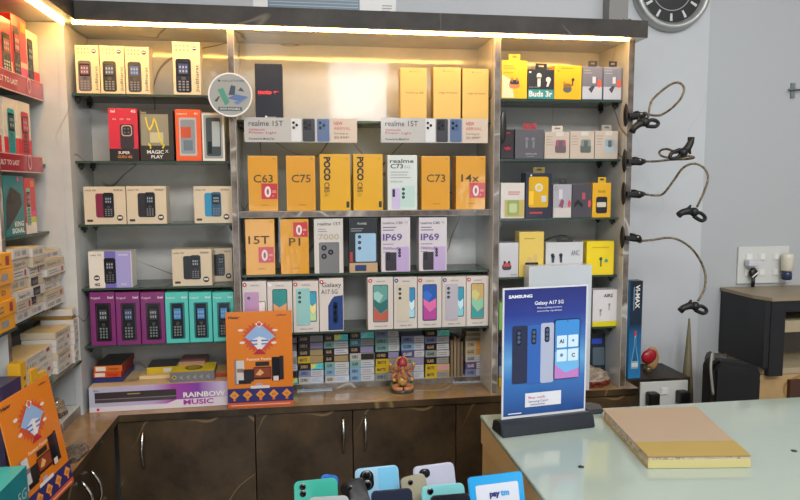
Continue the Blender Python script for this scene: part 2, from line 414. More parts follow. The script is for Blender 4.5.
for i, (y0, y1, hx, lab) in enumerate(((1.42, 1.885, (94, 470), 'dark brown left-side cabinet nearest the corner, curved metal handle'), (.95, 1.417, (85, 481), 'dark brown left-side cabinet nearer the viewer, curved metal handle'))):
    r = tag(empty('base_cabinet', (-.7, (y0+y1)/2, 0)), lab, 'cabinet'); w = (y1-y0)/2-.0015
    MB().box(-.17, xic+.7-.018, -w, w, 0, zc-.022, m('#241d17', .5)).build('carcass', r)
    dr = MB().box(xic+.7-.018, xic+.7, -w, w, .08, zc-.024, M_brown, bev=.001).build('door', r)
    p = atx(hx[0], hx[1], xic+.012); k = MB(); pts = []
    for j in range(11):
        t = j/10; pts.append((xic+.7+.004+.024*math.sin(math.pi*t), p.y-(y0+y1)/2, p.z-.11*t))
    k.tube(pts, [.003+.002*math.sin(math.pi*j/10) for j in range(11)], m('#b8b8b4', .22, 1)); k.build('handle', dr)
#LIGHTS
# ================================================================ LEFT BAY
CREAM = m('#d9c9a2', .4, 0, .25); CW = m('#dcd6cc', .4, 0, .25); YEL = m('#e3a212', .35, 0, .5); GOLD = m('#e0b850', .4, 0, .2)
def d_jio(col, scr):
    def f(A):
        A.new('phone_picture'); feature_phone(A, .1, .04, .66, .68, K(col, .25), scr, r=.007)
        A.new('lettering'); A.txt('JioBharat', .93, .05, .12, INK, w=.52, rot=1)
        A.new('round_logo').ell(.8, .88, .006, K('#2a2560')); A.rect(.74, .875, .86, .895, WHITE, 2)
        A.new('icon_row')
        for i in range(4):
            for j in range(2): A.rect(.12+.14*i, .83+.08*j, .17+.14*i, .86+.08*j, K('#7d6a4a'))
    return f
for i, (x0, x1, yt, col, scr, lab) in enumerate(((75.4, 99.4, 45.5, '#6a6468', '#70465a', 'cream button-phone box with greyish handset, leftmost on the topmost left shelf'),
        (100, 124.6, 46, '#2c3032', '#3a4a6a', 'cream button-phone box with black handset, second on the topmost left shelf'),
        (125.2, 149.4, 47, '#26303c', '#3a5a9a', 'cream button-phone box with blue-black handset, third on the topmost left shelf'),
        (172.6, 200.6, 42.2, '#1c2030', '#28356a', 'taller cream button-phone box standing alone on the topmost left shelf'))):
    pb('phone_box', lab, 'box', x0, x1, yt, lz[0], CREAM, d_jio(col, scr), group='cream feature phone boxes')
def d_itel(A):
    A.new('bottom_panel').rect(0, 0, 1, .23, BLACK)
    A.new('phone_picture'); A.rr(.38, .23, .86, .7, .006, K('#2e2430')); A.rr(.44, .47, .8, .68, .007, K('#c9a89a', .3), 2); A.rr(.47, .49, .77, .66, .006, BLACK, 3)
    for a, b in ((.55, .61), (.68, .61), (.55, .54), (.68, .54)): A.ell(a, b, .003, K('#555a66'), 4)
    A.new('lettering'); A.txt('itel', .08, .92, .05, WHITE, bold=.02); A.txt('4G', .78, .92, .05, WHITE, bold=.02)
    for u in (.15, .4, .64): A.txt('12.5', u, .78, .03, WHITE)
    A.txt('SUPER', .3, .13, .05, WHITE, w=.4, bold=.02); A.txt('GURU 4G', .27, .05, .05, K('#d8883a'), w=.5, bold=.02)
pb('phone_box', 'tall red and black keypad phone box on the second left shelf', 'box', 108.7, 138.2, 108.5, lz[1], K('#c41e3a', .35, .3), d_itel)
def d_magic(A):
    A.new('clear_window').rect(.04, .3, .86, .92, K('#8d8870', .15, .6)); A.rect(.3, .36, .7, .56, K('#b9b48c'), 2)
    A.new('cable'); 
    G = K('#e8cf3a', .3)
    pts = [(.2, .86), (.24, .7), (.3, .6), (.4, .72), (.44, .85), (.5, .74), (.55, .6), (.6, .45), (.68, .34)]
    for q in (pts, [(.25, .34), (.32, .28), (.3, .24)], [(.62, .36), (.72, .3), (.66, .25)]):
        for a, c in zip(q, q[1:]):
            n = Vector((c[0]-a[0], c[1]-a[1])).normalized(); n = Vector((-n.y, n.x))*.02
            A.poly([(a[0]-n.x, a[1]-n.y), (c[0]-n.x, c[1]-n.y), (c[0]+n.x, c[1]+n.y), (a[0]+n.x, a[1]+n.y)][::1], G, 3)
    A.new('lettering'); A.txt('MAGIC', .2, .14, .07, WHITE, w=.5, bold=.02); A.txt('X', .74, .16, .06, WHITE); A.txt('PLAY', .32, .05, .06, WHITE, w=.35, bold=.02)
    A.txt('lava', .06, .93, .05, K('#d8c890'))
pb('accessory_box', 'black box with clear window over yellow looped cord, second left shelf', 'box', 139.5, 173.6, 110.3, lz[1], K('#1f1e1c', .5), d_magic)
def d_orange(A):
    A.new('clear_window').rr(.14, .1, .82, .84, .003, K('#b6b9bd', .08, .9)); A.rr(.2, .14, .76, .8, .005, K('#8c9298', .12), 2)
    A.rect(.2, .45, .6, .66, K('#c2563a', .2), 3); A.rect(.3, .2, .66, .4, K('#6b7c88', .1), 3)
    A.new('lettering'); A.txt('tempered', .06, .9, .035, WHITE); A.txt('4U', .74, .9, .04, WHITE, bold=.02)
pb('accessory_box', 'bright orange window box with clear front on the second left shelf', 'box', 175.4, 201.4, 109.6, lz[1], K('#e0581c', .35, .3), d_orange)
def d_case(A):
    A.new('clear_window').rr(.08, .05, .92, .95, .004, K('#9aa4a8', .06, .9)); A.rr(.18, .1, .84, .9, .006, K('#4c565a', .1), 2); A.rect(.45, .3, .8, .82, K('#a9b4b8', .05), 3); A.rect(.25, .15, .42, .4, K('#2c3438', .1), 3)
pb('phone_case_box', 'white framed window pack with grey case inside, right end of second left shelf', 'box', 201.9, 224.6, 113, lz[1], CW, d_case)
def d_nokia(back, kind):
    def f(A):
        A.new('phone_picture'); A.rr(.28, .18, .55, .82, .006, K(back, .3)); feature_phone(A, .46, .18, .72, .84, K('#1a1c20' if kind != 'b' else '#1b5a7a', .25), '#1c222c', K and '#6a6c72', r=.006, L=4)
        A.new('lettering'); A.txt('nokia 105', .04, .88, .05, INK); A.txt('NOKIA', .72, .88, .05, INK, w=.22, bold=.01)
        A.new('round_badge').ell(.85, .17, .0085, K('#2a2a2c')); A.rect(.8, .15, .9, .2, CW, 2); A.new('corner_label').rr(.06, .07, .2, .13, .001, K('#30302e'))
    return f
CB = m('#cdbfa6', .42, 0, .2)
pb('phone_box', 'square cream box picturing a maroon keypad phone, third left shelf', 'box', 83.8, 126, 186.8, lz[2], CB, d_nokia('#7c2444', 'm'), group='square cream keypad phone boxes', d=.055)
pb('phone_box', 'square cream box picturing a black keypad phone, beside the maroon one', 'box', 126.5, 166.6, 186.4, lz[2], CB, d_nokia('#26222a', 'k'), group='square cream keypad phone boxes', d=.055)
pb('phone_box', 'square cream box picturing a blue keypad phone, right end of third left shelf', 'box', 193.8, 232, 186.4, lz[2], CB, d_nokia('#2a86b4', 'b'), group='square cream keypad phone boxes', d=.055)
def d_nokl(A):
    A.new('colour_band').rect(.37, 0, .63, 1, K('#6c68b4')); A.rect(.63, 0, .985, 1, K('#a09ad2'))
    A.new('phone_picture'); feature_phone(A, .36, .12, .63, .82, K('#141418', .25), '#20222c', '#55565c', r=.006, L=4)
    A.new('lettering'); A.txt('nokia 105', .05, .88, .05, INK); A.txt('NOKIA', .7, .88, .05, WHITE, w=.22, bold=.01); A.new('round_badge').ell(.18, .28, .008, K('#2a2a2c')); A.rect(.13, .26, .23, .3, CW, 2); A.new('lettering').txt('4G', .12, .06, .08, INK, bold=.03); A.txt('dual', .74, .07, .06, WHITE)
pb('phone_box', 'white and lilac keypad phone box on the fourth left shelf', 'box', 88.5, 132, 251.6, lz[3], CW, d_nokl, d=.055)
pb('phone_box', 'square cream box picturing a black phone, partly behind another on the fourth left shelf', 'box', 205, 232.6, 248.5, lz[3], CB, d_nokia('#20262c', 'k'), group='square cream keypad phone boxes', d=.055, Y=2.03)
pb('phone_box', 'square cream box picturing a black phone, foremost on the fourth left shelf', 'box', 172, 212, 249.5, lz[3], CB, d_nokia('#1c2428', 'k'), group='square cream keypad phone boxes', d=.055)
PUR = m('#7b2a6e', .35, 0, .3); TEAL = m('#4fc0b8', .35, 0, .3)
def d_itelp(win, scr, t):
    def f(A):
        A.new('phone_picture'); A.rr(.2, .08, .84, .8, .003, K(win, .15, .6)); feature_phone(A, .28, .1, .76, .78, K('#15181c', .2), scr, '#6f7a7a', r=.004, L=3)
        A.new('lettering'); A.txt('Keypad', .06, .88, .04, WHITE, w=.36); A.txt(t, .72, .88, .045, WHITE, bold=.02, w=.22)
    return f
for i, (x0, x1, mt, win, scr, lab) in enumerate(((90.3, 115.6, PUR, '#3c1c3c', '#2c3430', 'purple keypad phone box with grey-green screen, leftmost of the lowest left shelf'),
     (116, 140.4, PUR, '#3c1c3c', '#2a3a5c', 'purple keypad phone box with blue number keys, second on the lowest left shelf'),
     (141, 165, PUR, '#3c1c3c', '#34302c', 'purple keypad phone box touching the teal ones'),
     (165.4, 188.8, TEAL, '#206c70', '#2a86c8', 'teal keypad phone box touching the purple ones'),
     (189.2, 212.2, TEAL, '#206c70', '#2a80c4', 'middle teal keypad phone box of three'),
     (212.8, 234.4, TEAL, '#206c70', '#2a86c8', 'teal keypad phone box at the right end, partly behind the orange poster'))):
    pb('phone_box', lab, 'box', x0, x1, 292.5, lz[4], mt, d_itelp(win, scr, 'itel'), group='purple and teal keypad phone boxes')
# bottom of left bay
pr0 = atz(88, 413, zc); pr1 = atz(228, 404, zc)
ang = math.atan2(pr1.y-pr0.y, pr1.x-pr0.x)*.45; wR = pr1.x-pr0.x-.002; hR = .073; dR = .165
M_rb = gradient('soundbar_print', [(0, '#b9bcd0'), (.45, '#b7a6cc'), (.6, '#a044a4'), (.8, '#7a3aa0'), (1, '#c8b8d8')], 0, -.18, .18, .35, .3)
def d_rainbow(A):
    A.new('soundbar_picture').rect(.04, .52, .62, .78, K('#3a3436', .3)); A.rect(.04, .36, .62, .5, K('#4a4246', .3), 1); A.rect(.04, .49, .62, .52, K('#86808a', .3), 2); A.rect(.27, .66, .36, .7, K('#b59460'), 2)
    A.new('white_band').poly([(0, 0), (.99, 0), (.99, .36), (.62, .34), (.55, .2), (0, .2)], K('#d8d2dc')); 
    A.new('lettering'); A.txt('RAINBOW', .67, .42, .2, WHITE, w=.31, bold=.03, L=4); A.txt('MUSIC', .67, .12, .2, K('#a33a9c'), w=.22, bold=.03, L=4); A.txt('ubon', .03, .83, .08, INK); A.new('round_logo').ell(.06, .1, .004, RED, 3)
rbx = carton('soundbar_box', 'long purple and white box with a black soundbar picture lying on the worktop', 'box', wR, dR, hR, M_rb, ((pr0.x+pr1.x)/2+.002, pr0.y+dR/2+.004, zc+.0005), rz=ang, design=d_rainbow, top=m('#c9ae84', .5))
A = topface(rbx, wR, dR, hR); A.new('top_lettering').txt('SOUNDBAR', .12, .25, .2, K('#8f7248'), w=.2); A.new('top_lettering').txt('RAINBOW', .6, .25, .2, K('#8f7248'), w=.2); A.end()
zt = zc+.0005+hR+.0008
def flat(name, label, x0, x1, Y, z, h, d, body, rz=0, design=None, top=None, group=None, fr=None, cat='box', side=None):
    X0 = at(x0, 370, Y).x; X1 = at(x1, 370, Y).x
    return carton(name, label, cat, X1-X0, d, h, body, ((X0+X1)/2, Y+d/2, z), rz=rz, design=design, top=top, group=group, fr=fr, side=side)
def d_lab(c1, c2):
    def f(A): A.new('price_label').rect(.06, .15, .42, .85, K(c1)); A.new('lettering').txt('charger', .5, .3, .4, K(c2), w=.4)
    return f
hh = .013
flat('phone_box', 'flat dark blue box, bottom of the small pile on the soundbar box', 92.5, 122, 1.985, zt, .016, .14, m('#26306e', .4))
flat('phone_box', 'flat red-orange box, second from the bottom of the small pile on the soundbar box', 93, 121, 1.98, zt+.0165, .0165, .14, m('#c9431c', .4), design=d_lab('#d8d0c8', '#7a2a10'), side=m('#8a2418'))
flat('phone_box', 'flat amber-edged black-topped box, top of the small pile on the soundbar box', 94, 122, 1.98, zt+.0335, .018, .145, m('#d06a26', .4), design=d_lab('#e0d8cc', '#6a3210'), top=m('#2c2422', .3), side=m('#8a2418'))
q = flat('phone_box', 'long flat cream box lying under the black and yellow box', 139, 205, 2.0, zt, .01, .1, m('#d8bd8c', .5))
flat('phone_box', 'black-topped yellow-edged box lying behind the yellow and grey box', 146, 176, 2.02, zt+.0105, .02, .09, m('#c8a81c', .4), top=m('#23231f', .3), rz=.05, design=lambda A: A.new('barcode_label').rect(.55, .2, .85, .8, K('#c8c4b8')))
flat('phone_box', 'pinkish flat box with dark picture at the back of the left bay', 179, 205, 2.0+.03, zt+.0105, .03, .09, m('#a9806c', .5), top=m('#a26c5c', .4))
flat('phone_box', 'cream-topped red-edged flat box just left of the orange poster', 204, 230, 1.99, zt, .012, .1, m('#a83a20', .4), top=m('#cfa76a', .5))
# yellow and grey box
yg = flat('multimeter_box', 'yellow-topped box with grey front lying on the soundbar box', 169, 213.5, 1.955, zt+.0108 if False else zt, .03, .1, m('#6f6e72', .45), top=m('#dcc022', .4), rz=.04)
wy = at(213.5, 370, 1.955).x-at(169, 370, 1.955).x
A = topface(yg, wy, .1, .03); A.new('oval_print').ell(.5, .45, .026, K('#4a4620'), 1, ry=.026); A.ell(.5, .45, .02, K('#b8a022'), 2, ry=.018); A.txt('TOOLS', .34, .36, .2, K('#3a3818'), w=.32, L=3); A.end()
A = front(yg, wy, .1, .03); A.new('emblem').ell(.1, .5, .006, K('#caa83a')); A.ell(.1, .5, .0035, K('#4a4a48'), 2)
A.new('lettering')
for i in range(5): A.txt('o[', .22+.15*i, .36, .3, K('#b9b8ba'), w=.07)
A.end()
# moving the cream box clear of the yellow/grey one
# ---- round hanging sign
p = at(230.3, 95, 1.9); R = 20.8*1.9/F*1.0
sg = tag(empty('round_sign', (p.x, 1.902, p.z-R)), 'round white-rimmed phone advert disc hanging in front of the left divider', 'sign')
def Mrot(x=0, y=0, z=0): return Matrix.Rotation(z, 4, 'Z') @ Matrix.Rotation(y, 4, 'Y') @ Matrix.Rotation(x, 4, 'X')
MR = Matrix.Translation((0, 0, R)) @ Mrot(x=math.pi/2)
MB().lathe([(R*.93, -.002), (R*.93, .0015)], K('#9a9c98', .3), M=MR).build('disc', sg)
MB().lathe([(R*.93, -.0025), (R, -.0025), (R, .003), (R*.93, .003), (R*.93, -.0025)], K('#e8e8ea', .3), M=MR, cap=False).build('rim', sg)
A = Art(sg, (-R, -.002, 0), (2*R, 0, 0), (0, 0, 2*R))
A.new('phone_picture'); A.poly([(.22, .62), (.34, .66), (.48, .34), (.38, .26)], K('#3f8a74')); A.poly([(.46, .5), (.6, .5), (.62, .7), (.52, .72)], K('#283a4e'), 2)
A.poly([(.44, .42), (.62, .52), (.9, .46), (.72, .36)], K('#4d6a9a'), 3); A.poly([(.56, .34), (.74, .38), (.86, .44), (.66, .28)], K('#5d7aa8'), 4); A.poly([(.14, .36), (.2, .34), (.27, .47), (.23, .46)], K('#3a3c40'), 2); A.poly([(.68, .6), (.82, .58), (.74, .68)], K('#3a3c40'), 2)
A.new('round_logo').ell(.26, .82, .003, INK); A.new('lettering').txt('moto g 67 POWER', .32, .8, .045, INK, w=.5); A.new('text_pill').rr(.22, .14, .76, .23, .002, K('#4a5c62'), 1); A.txt('NOW AVAILABLE', .27, .165, .045, WHITE, w=.44, L=3)
A.end()
# ================================================================ MIDDLE BAY
def d_moto(A):
    A.new('lettering'); A.txt('moto', .1, .46, .075, K('#ff2a30'), w=.5, bold=.05); A.txt('g', .66, .47, .065, K('#ff2a30'), w=.12, bold=.03); A.txt('96', .78, .49, .03, RED); A.txt('5G', .12, .42, .02, RED)
    A.new('round_logo').ell(.38, .05, .0035, WHITE); A.new('lettering'); A.txt('motorola', .44, .035, .025, WHITE, w=.3)
pb('phone_box', 'tall navy phone box with red lettering on the topmost middle shelf', 'box', 255, 282.8, 64, z_m0, K('#141c2e', .65), d_moto)
def d_mg(t, sm=False):
    def f(A): A.new('lettering'); A.txt(t, .2, .52, .035, K('#8a6a30'), w=.68); A.new('round_logo').ell(.38, .93, .002, K('#6a5020')); A.new('lettering').txt('motorola', .44, .92, .02, K('#8a6a30'), w=.28)
    return f
for x0, x1, yt, t, lab in ((400.5, 427, 68, 'moto g 86', 'tall pale yellow phone box, leftmost of three on the topmost middle shelf'), (433.5, 461, 67.5, 'edge 60 fusion', 'tall pale yellow phone box, middle of three on the topmost middle shelf'), (462.5, 488.8, 68.8, 'edge 60 fusion', 'tall pale yellow phone box, rightmost of three, next to the right divider')):
    pb('phone_box', lab, 'box', x0, x1, yt, z_m0, m('#dcb660', .5), d_mg(t), group='pale yellow phone boxes', side=m('#c89a3a', .45), rz=-.02)
# shelf strips
def strip(x0, x1, y0, y1, lab):
    Y = 1.938; a = at(x0, y1, Y); c = at(x1, y0, Y); w = c.x-a.x; h = c.z-a.z
    r = tag(empty('shelf_advert_strip', ((a.x+c.x)/2, Y+.001, a.z), rx=-.0), lab, 'sign', 'advert strips clipped to the topmost middle shelf')
    b = MB(); b.box(-w/2, w/2, -.001, .001, 0, h, K('#bab8b6', .2, .6)); b.build('plastic_card', r)
    MB().box(-w/2+.01, w/2-.01, .0011, .022-.0011, h*.62, h*.62+.002, M_film).build('clip_flange', r)
    A = Art(r, (-w/2, -.001, 0), (w, 0, 0), (0, 0, h))
    A.new('phone_picture'); 
    for i, (u0, u1, c1) in enumerate(((.41, .5, '#cfd0d2'), (.51, .62, '#2e2e34'), (.64, .75, '#51678e'))):
        A.rr(u0, .03, u1, .97, .004, K(c1, .3), 2); A.rr(u0+.01, .5, u1-.03, .92, .003, K(c1, .2), 3)
        for a_, b_ in ((.25, .8), (.25, .6), (.55, .7)): A.ell(u0+a_*(u1-u0), b_, .004, K('#17181c', .2), 4)
    A.new('side_panel').rect(.76, 0, 1, 1, K('#cbb9a8'), 1)
    A.new('lettering'); A.txt('realme 15T', .04, .66, .22, INK, w=.3, L=3); A.txt('7000mAh', .04, .46, .09, K('#b03a4a'), w=.14); A.txt('Power, Light', .04, .34, .1, K('#b03a4a'), w=.24); A.txt('Powered by MediaTek', .04, .1, .08, INK, w=.22, bold=.01)
    A.txt('NEW', .79, .72, .14, K('#b85a50'), bold=.02, w=.08, L=3); A.txt('ARRIVAL', .79, .52, .13, K('#b85a50'), w=.15, L=3)
    A.txt('Starting at', .79, .34, .08, K('#6a5a50'), w=.13, L=3); A.txt('₹20,999*' if False else '20,999*', .79, .16, .1, K('#4a4038'), w=.14, L=3)
    A.end()
strip(244.5, 357, 118.5, 142, 'grey phone advert strip with three phones, left one, under the navy box')
strip(381, 488, 118.8, 142.5, 'grey phone advert strip with three phones, right one, under the pale yellow boxes')
pr = at(300, 143.6, 1.945)
# row 2
def sticker(A, u0, v0, u1, v1, L=4):
    A.new('price_sticker', 'red discount sticker with white zero').rect(u0, v0, u1, v1, K('#c02a38', .3, .3), L); du, dv = u1-u0, v1-v0
    cx, cy = u0+.4*du, v0+.47*dv; ro = .13*du*A.w*1.55; A.ell(cx, cy, ro, K('#e6d8d6'), L+1, ry=.36*dv*A.h); A.ell(cx, cy, ro*.38, K('#8a5a58'), L+2, ry=.2*dv*A.h)
    A.ell(u0+.72*du, v0+.2*dv, .0012, WHITE, L+1)
    for v in (.42, .5): A.rect(u0+.68*du, v0+v*dv, u0+.92*du, v0+(v+.04)*dv, K('#e0b0a8'), L+1)
def d_c(t, st=None, tu=.18, tw=.66, tv=.52, small='realme'):
    def f(A):
        A.new('lettering'); A.txt(t, tu, tv, .14, K('#4a3a18'), w=tw, bold=.01); A.txt(small, .4, .1, .025, K('#6a4a10'), w=.26); A.new('corner_mark').rect(.84, .94, .92, .955, K('#8a6a20'))
        if st: sticker(A, *st)
    return f
def d_poco(A):
    A.new('lettering'); A.txt('POCO', .14, .95, .2, BLACK, w=.42, rot=-1, bold=.05); A.txt('C85', .14, .5, .17, BLACK, w=.18, rot=-1, bold=.01); A.txt('5G', .15, .3, .12, K('#6a5a20'), w=.05, rot=-1)
    A.new('corner_mark').rect(.86, .05, .96, .16, K('#2a2820')); A.new('round_mark').ell(.88, .92, .003, K('#b89020'))
def d_rw(A):
    A.new('phone_picture'); smart_back(A, .13, .02, .42, .4, K('#c2b6d8', .3)); smart_back(A, .42, .04, .92, .44, K('#b8d2cc', .3), cams=((.22, .85), (.22, .65), (.22, .48)))
    A.new('lettering'); A.txt('realme', .08, .86, .07, INK, w=.8, bold=.015); A.txt('C73', .1, .76, .08, INK, w=.42, bold=.015); A.txt('5G', .56, .76, .05, GREY, w=.2); A.lines(.1, .85, (.68, .63, .58), .02, K('#a8a6ac')); A.txt('6000mAh', .1, .5, .04, GREY)
YR = m('#d6960a', .38, 0, .5)
row2 = [(248, 278, 156, YR, d_c('C63', (.44, .22, .98, .5)), 'yellow phone box with red sticker, leftmost on the marble-edged board'),
 (286.2, 315.6, 156, YR, d_c('C75'), 'glossy yellow phone box without sticker, second on the marble-edged board'),
 (319.8, 350.6, 154.3, m('#d8a206', .45), d_poco, 'yellow box with black letters running down its left edge, left one of the pair'),
 (353.2, 383, 154.3, m('#d8a206', .45), d_poco, 'yellow box with black letters running down its left edge, right one of the pair'),
 (387.4, 417.4, 155.3, m('#cfd6d2', .4, 0, .3), d_rw, 'white phone box picturing lilac and mint phones between yellow boxes'),
 (421.3, 450, 156.3, YR, d_c('C73'), 'glossy yellow phone box just right of the white one'),
 (455.8, 485.6, 156.3, YR, d_c('14x', (.46, .22, .98, .5), tw=.6), 'yellow phone box with red sticker at the right end of the marble-edged board')]
for x0, x1, yt, mt, d, lab in row2: pb('phone_box', lab, 'box', x0, x1, yt, ZW, mt, d, group='phone boxes on the marble-edged board')
# row 3
def d_7000(A):
    A.new('phone_picture'); smart_back(A, .16, -.0, .86, .57, K('#77777b', .25), cams=((.25, .82), (.25, .55), (.58, .68)), cr=.008)
    A.new('lettering'); A.txt('realme 15T', .12, .88, .055, INK, w=.8, L=3); A.txt('7000', .14, .62, .1, K('#b8a890'), w=.72, L=3, bold=.015); A.lines(.14, .5, (.8, .76), .015, GREY)
def d_dark(A):
    A.new('phone_picture'); smart_back(A, .22, .2, .95, .72, K('#9cc0dc', .25), cams=((.2, .88), (.2, .68), (.2, .48)), cr=.005)
    A.new('bottom_panel').rect(0, 0, 1, .18, K('#b89a78'), 5); A.rr(.2, .03, .6, .14, .002, K('#1c3a6a'), 6); A.ell(.27, .04, .002, BLACK, 7); A.ell(.52, .04, .002, BLACK, 7)
    A.new('lettering'); A.txt('POWER', .3, .88, .035, WHITE, w=.32, L=3); A.lines(.06, .6, (.8, .76), .012, K('#9aa0a8')); A.new('side_label').rect(.02, .2, .12, .38, K('#a83a3a'), 3)
def d_ip(A):
    A.new('phone_picture'); smart_back(A, .14, .02, .54, .36, K('#3c3a42', .3)); smart_back(A, .52, .0, .95, .46, K('#b9a5d0', .3), L=4)
    A.new('lettering'); A.txt('realme C85', .06, .88, .045, INK, w=.68, L=3); A.txt('5G', .8, .89, .04, GREY); A.lines(.06, .6, (.81, .76), .018, K('#6a6480')); A.txt('IP69', .06, .58, .12, K('#5e4a90'), w=.66, bold=.02, L=3); A.lines(.06, .5, (.5,), .02, K('#9a90b0')); A.txt('7000mAh', .06, .41, .05, K('#7a5aa8'), w=.6, L=6); A.lines(.06, .4, (.36,), .015, K('#8a86a0'))
YB3 = YB
row3 = [(245.4, 275, 219.3, YR, d_c('15T', (.44, .22, .96, .5), tu=.1, tw=.72, tv=.56), 'yellow phone box with red sticker low at its right, leftmost on the middle glass shelf'),
 (280.4, 309, 219.3, YR, d_c('P1', (.46, .68, .97, .94), tu=.3, tw=.4), 'yellow phone box with red sticker at its top corner, second on the middle glass shelf'),
 (314, 343.4, 218.8, m('#cdc9c4', .4, 0, .3), d_7000, 'white phone box picturing a grey three-lens phone, middle glass shelf'),
 (349, 377.6, 218.2, m('#23282e', .35, 0, .3), d_dark, 'black phone box picturing a pale blue phone and small car'),
 (381, 410.4, 217.6, m('#cfc8ce', .4, 0, .3), d_ip, 'white and lilac phone box with purple lettering, left one, next to the black box'),
 (418.8, 447, 217.6, m('#cfc8ce', .4, 0, .3), d_ip, 'white and lilac phone box with purple lettering, right one, standing apart')]
for x0, x1, yt, mt, d, lab in row3: pb('phone_box', lab, 'box', x0, x1, yt, z_m2, mt, d, group='phone boxes on the middle glass shelf')
# row 4
def badge(A, c): A.new('round_badge').ell(.1, .94, .006, K(c), 5); A.ell(.1, .94, .0025, WHITE, 6)
def d_sam(kind, cols, bc, cap='Galaxy A07'):
    def f(A):
        A.new('phone_picture')
        if kind == 'front': smart_front(A, .2, .14, .8, .86, cols, r=.005)
        elif kind == 'pair':
            smart_front(A, .6, .2, .92, .8, cols[1:], r=.004); smart_back(A, .12, .14, .66, .86, K(cols[0], .25), L=6)
        elif kind == 'pair2':
            smart_front(A, .55, .12, .95, .62, cols[1:], r=.004); smart_back(A, .08, .06, .68, .8, K(cols[0], .25), cams=((.3, .85),), L=6)
        elif kind == 'big':
            A.poly([(.98, .02), (.98, .68), (.62, .66), (.5, .6), (.36, .48), (.36, .02)], K('#28427e', .25)); A.rr(.56, .14, .76, .56, .008, K('#18284e', .2), 2)
            for v in (.22, .34, .46): A.ell(.66, v, .0055, K('#0c1422', .1), 3)
        A.new('lettering')
        if kind == 'big': A.txt('Galaxy', .12, .84, .085, INK, w=.8, L=3); A.txt('A17 5G', .08, .71, .085, INK, w=.68, L=3)
        else:
            A.txt(cap, .25, .05, .03, K('#4a4a50'), w=.52); A.txt('SAMSUNG', .34, .91, .025, K('#3a3a40'), w=.34)
        badge(A, bc)
    return f
SW = m('#d2cac4', .4, 0, .25)
row4 = [(242.6, 267, 281.6, 'pair2', ['#b98fb6', '#e8e0e0', '#3f8a80', '#d0885a'], '#b8303c', 'white box picturing a pink phone, leftmost behind the orange poster'),
 (267.4, 292.7, 282, 'front', ['#2f8f8c', '#d070a0', '#e0a070', '#2c8a8e'], '#e8e0dc', 'white box picturing a teal and pink screen, behind the poster corner'),
 (293.1, 318.9, 281.3, 'pair', ['#8fc2c0', '#3a9ab8', '#b8d8a0', '#e8d890'], '#b8303c', 'white box picturing a mint three-lens phone, right beside the poster'),
 (319.2, 343.6, 278.6, 'big', [], '#b8303c', 'white box with large black lettering over a dark blue phone corner'),
 (367.6, 393.4, 277.6, 'front', ['#5f9c98', '#b85a4a', '#2f6a6a', '#9ac8c0'], '#b8303c', 'white box picturing a green phone screen with red flowers'),
 (393.8, 417.2, 277.4, 'pair', ['#cfc6b4', '#3a8ac0', '#a8d8e8', '#d8e8ec'], '#3a3a7a', 'white box picturing a cream phone back, third-from-right group start'),
 (417.5, 441.8, 277.2, 'front', ['#2a5ab0', '#b84a9a', '#e070a8', '#3a70d0'], '#b8303c', 'white box picturing a blue and pink phone screen'),
 (442.1, 466, 276.9, 'pair', ['#b9b6c2', '#3a9ab4', '#8ad0dc', '#c8e8f0'], '#3a3a7a', 'white box picturing a silver two-lens phone back'),
 (466.3, 488.6, 276.4, 'front', ['#c9a86a', '#3a9aa0', '#88c8a8', '#c8c880'], '#b8303c', 'white box picturing a yellow-green phone screen, rightmost by the divider')]
row4[5] = (*row4[5][:6], 'white box picturing a cream phone back between two screen pictures')
for x0, x1, yt, kd, cols, bc, lab in row4: pb('phone_box', lab+', lowest glass shelf', 'box', x0, x1, yt, z_m3, SW, d_sam(kd, cols, bc), group='white phone boxes on the lowest glass shelf')
# ---- stacks of flat boxes on the bottom board
ordn = ['top', 'second', 'third', 'fourth', 'fifth', 'sixth', 'bottom']
PAL = {'k': ('#1a1818', 'black'), 'y': ('#c8a81c', 'yellow'), 'l': ('#7d86ac', 'lilac-blue'), 't': ('#7fa8a4', 'pale teal'), 'b': ('#7ea4c4', 'pale blue'), 'v': ('#5a5076', 'violet'), 'g': ('#8a9490', 'grey-green'), 'w': ('#b8b4ae', 'white'), 'o': ('#b8a888', 'beige'), 'T': ('#2f7a88', 'teal')}
RT = {'h': HOLO, 'g': K('#8f8d8a'), 'l': K('#8f88ac'), 'w': K('#c2c2c6'), 't': K('#a38c66'), 'h': HOLO, 'c': HOLOC, 'p': HOLOP, 'o': K('#c98a3a'), 'P': K('#c89a98'), 'k': K('#2a2624')}
RN = {'g': 'grey', 'l': 'lilac', 'w': 'white', 't': 'tan', 'h': 'rainbow-foil', 'c': 'cyan-foil', 'p': 'pale-foil', 'o': 'orange', 'P': 'pink', 'k': 'dark'}
def d_flat(c, r, split):
    def f(A):
        A.new('end_panel').rect(split, .06, .985, .94, RT.get(r, HOLO))
        A.new('lettering'); dark = c in 'kvT'
        A.txt(random.choice(['11D PRO', 'OG SUPER', 'SUPER D', 'GLASS']) if c != 'y' else 'MATTE', .08, .3, .42, K('#c2a080' if c == 'k' else ('#d0d0d8' if dark else '#30364a')), w=split-.2, bold=.03)
        if r in 'wgp': A.lines(split+.05, .92, (.3, .6), .08, K('#77777c'), L=2)
    return f
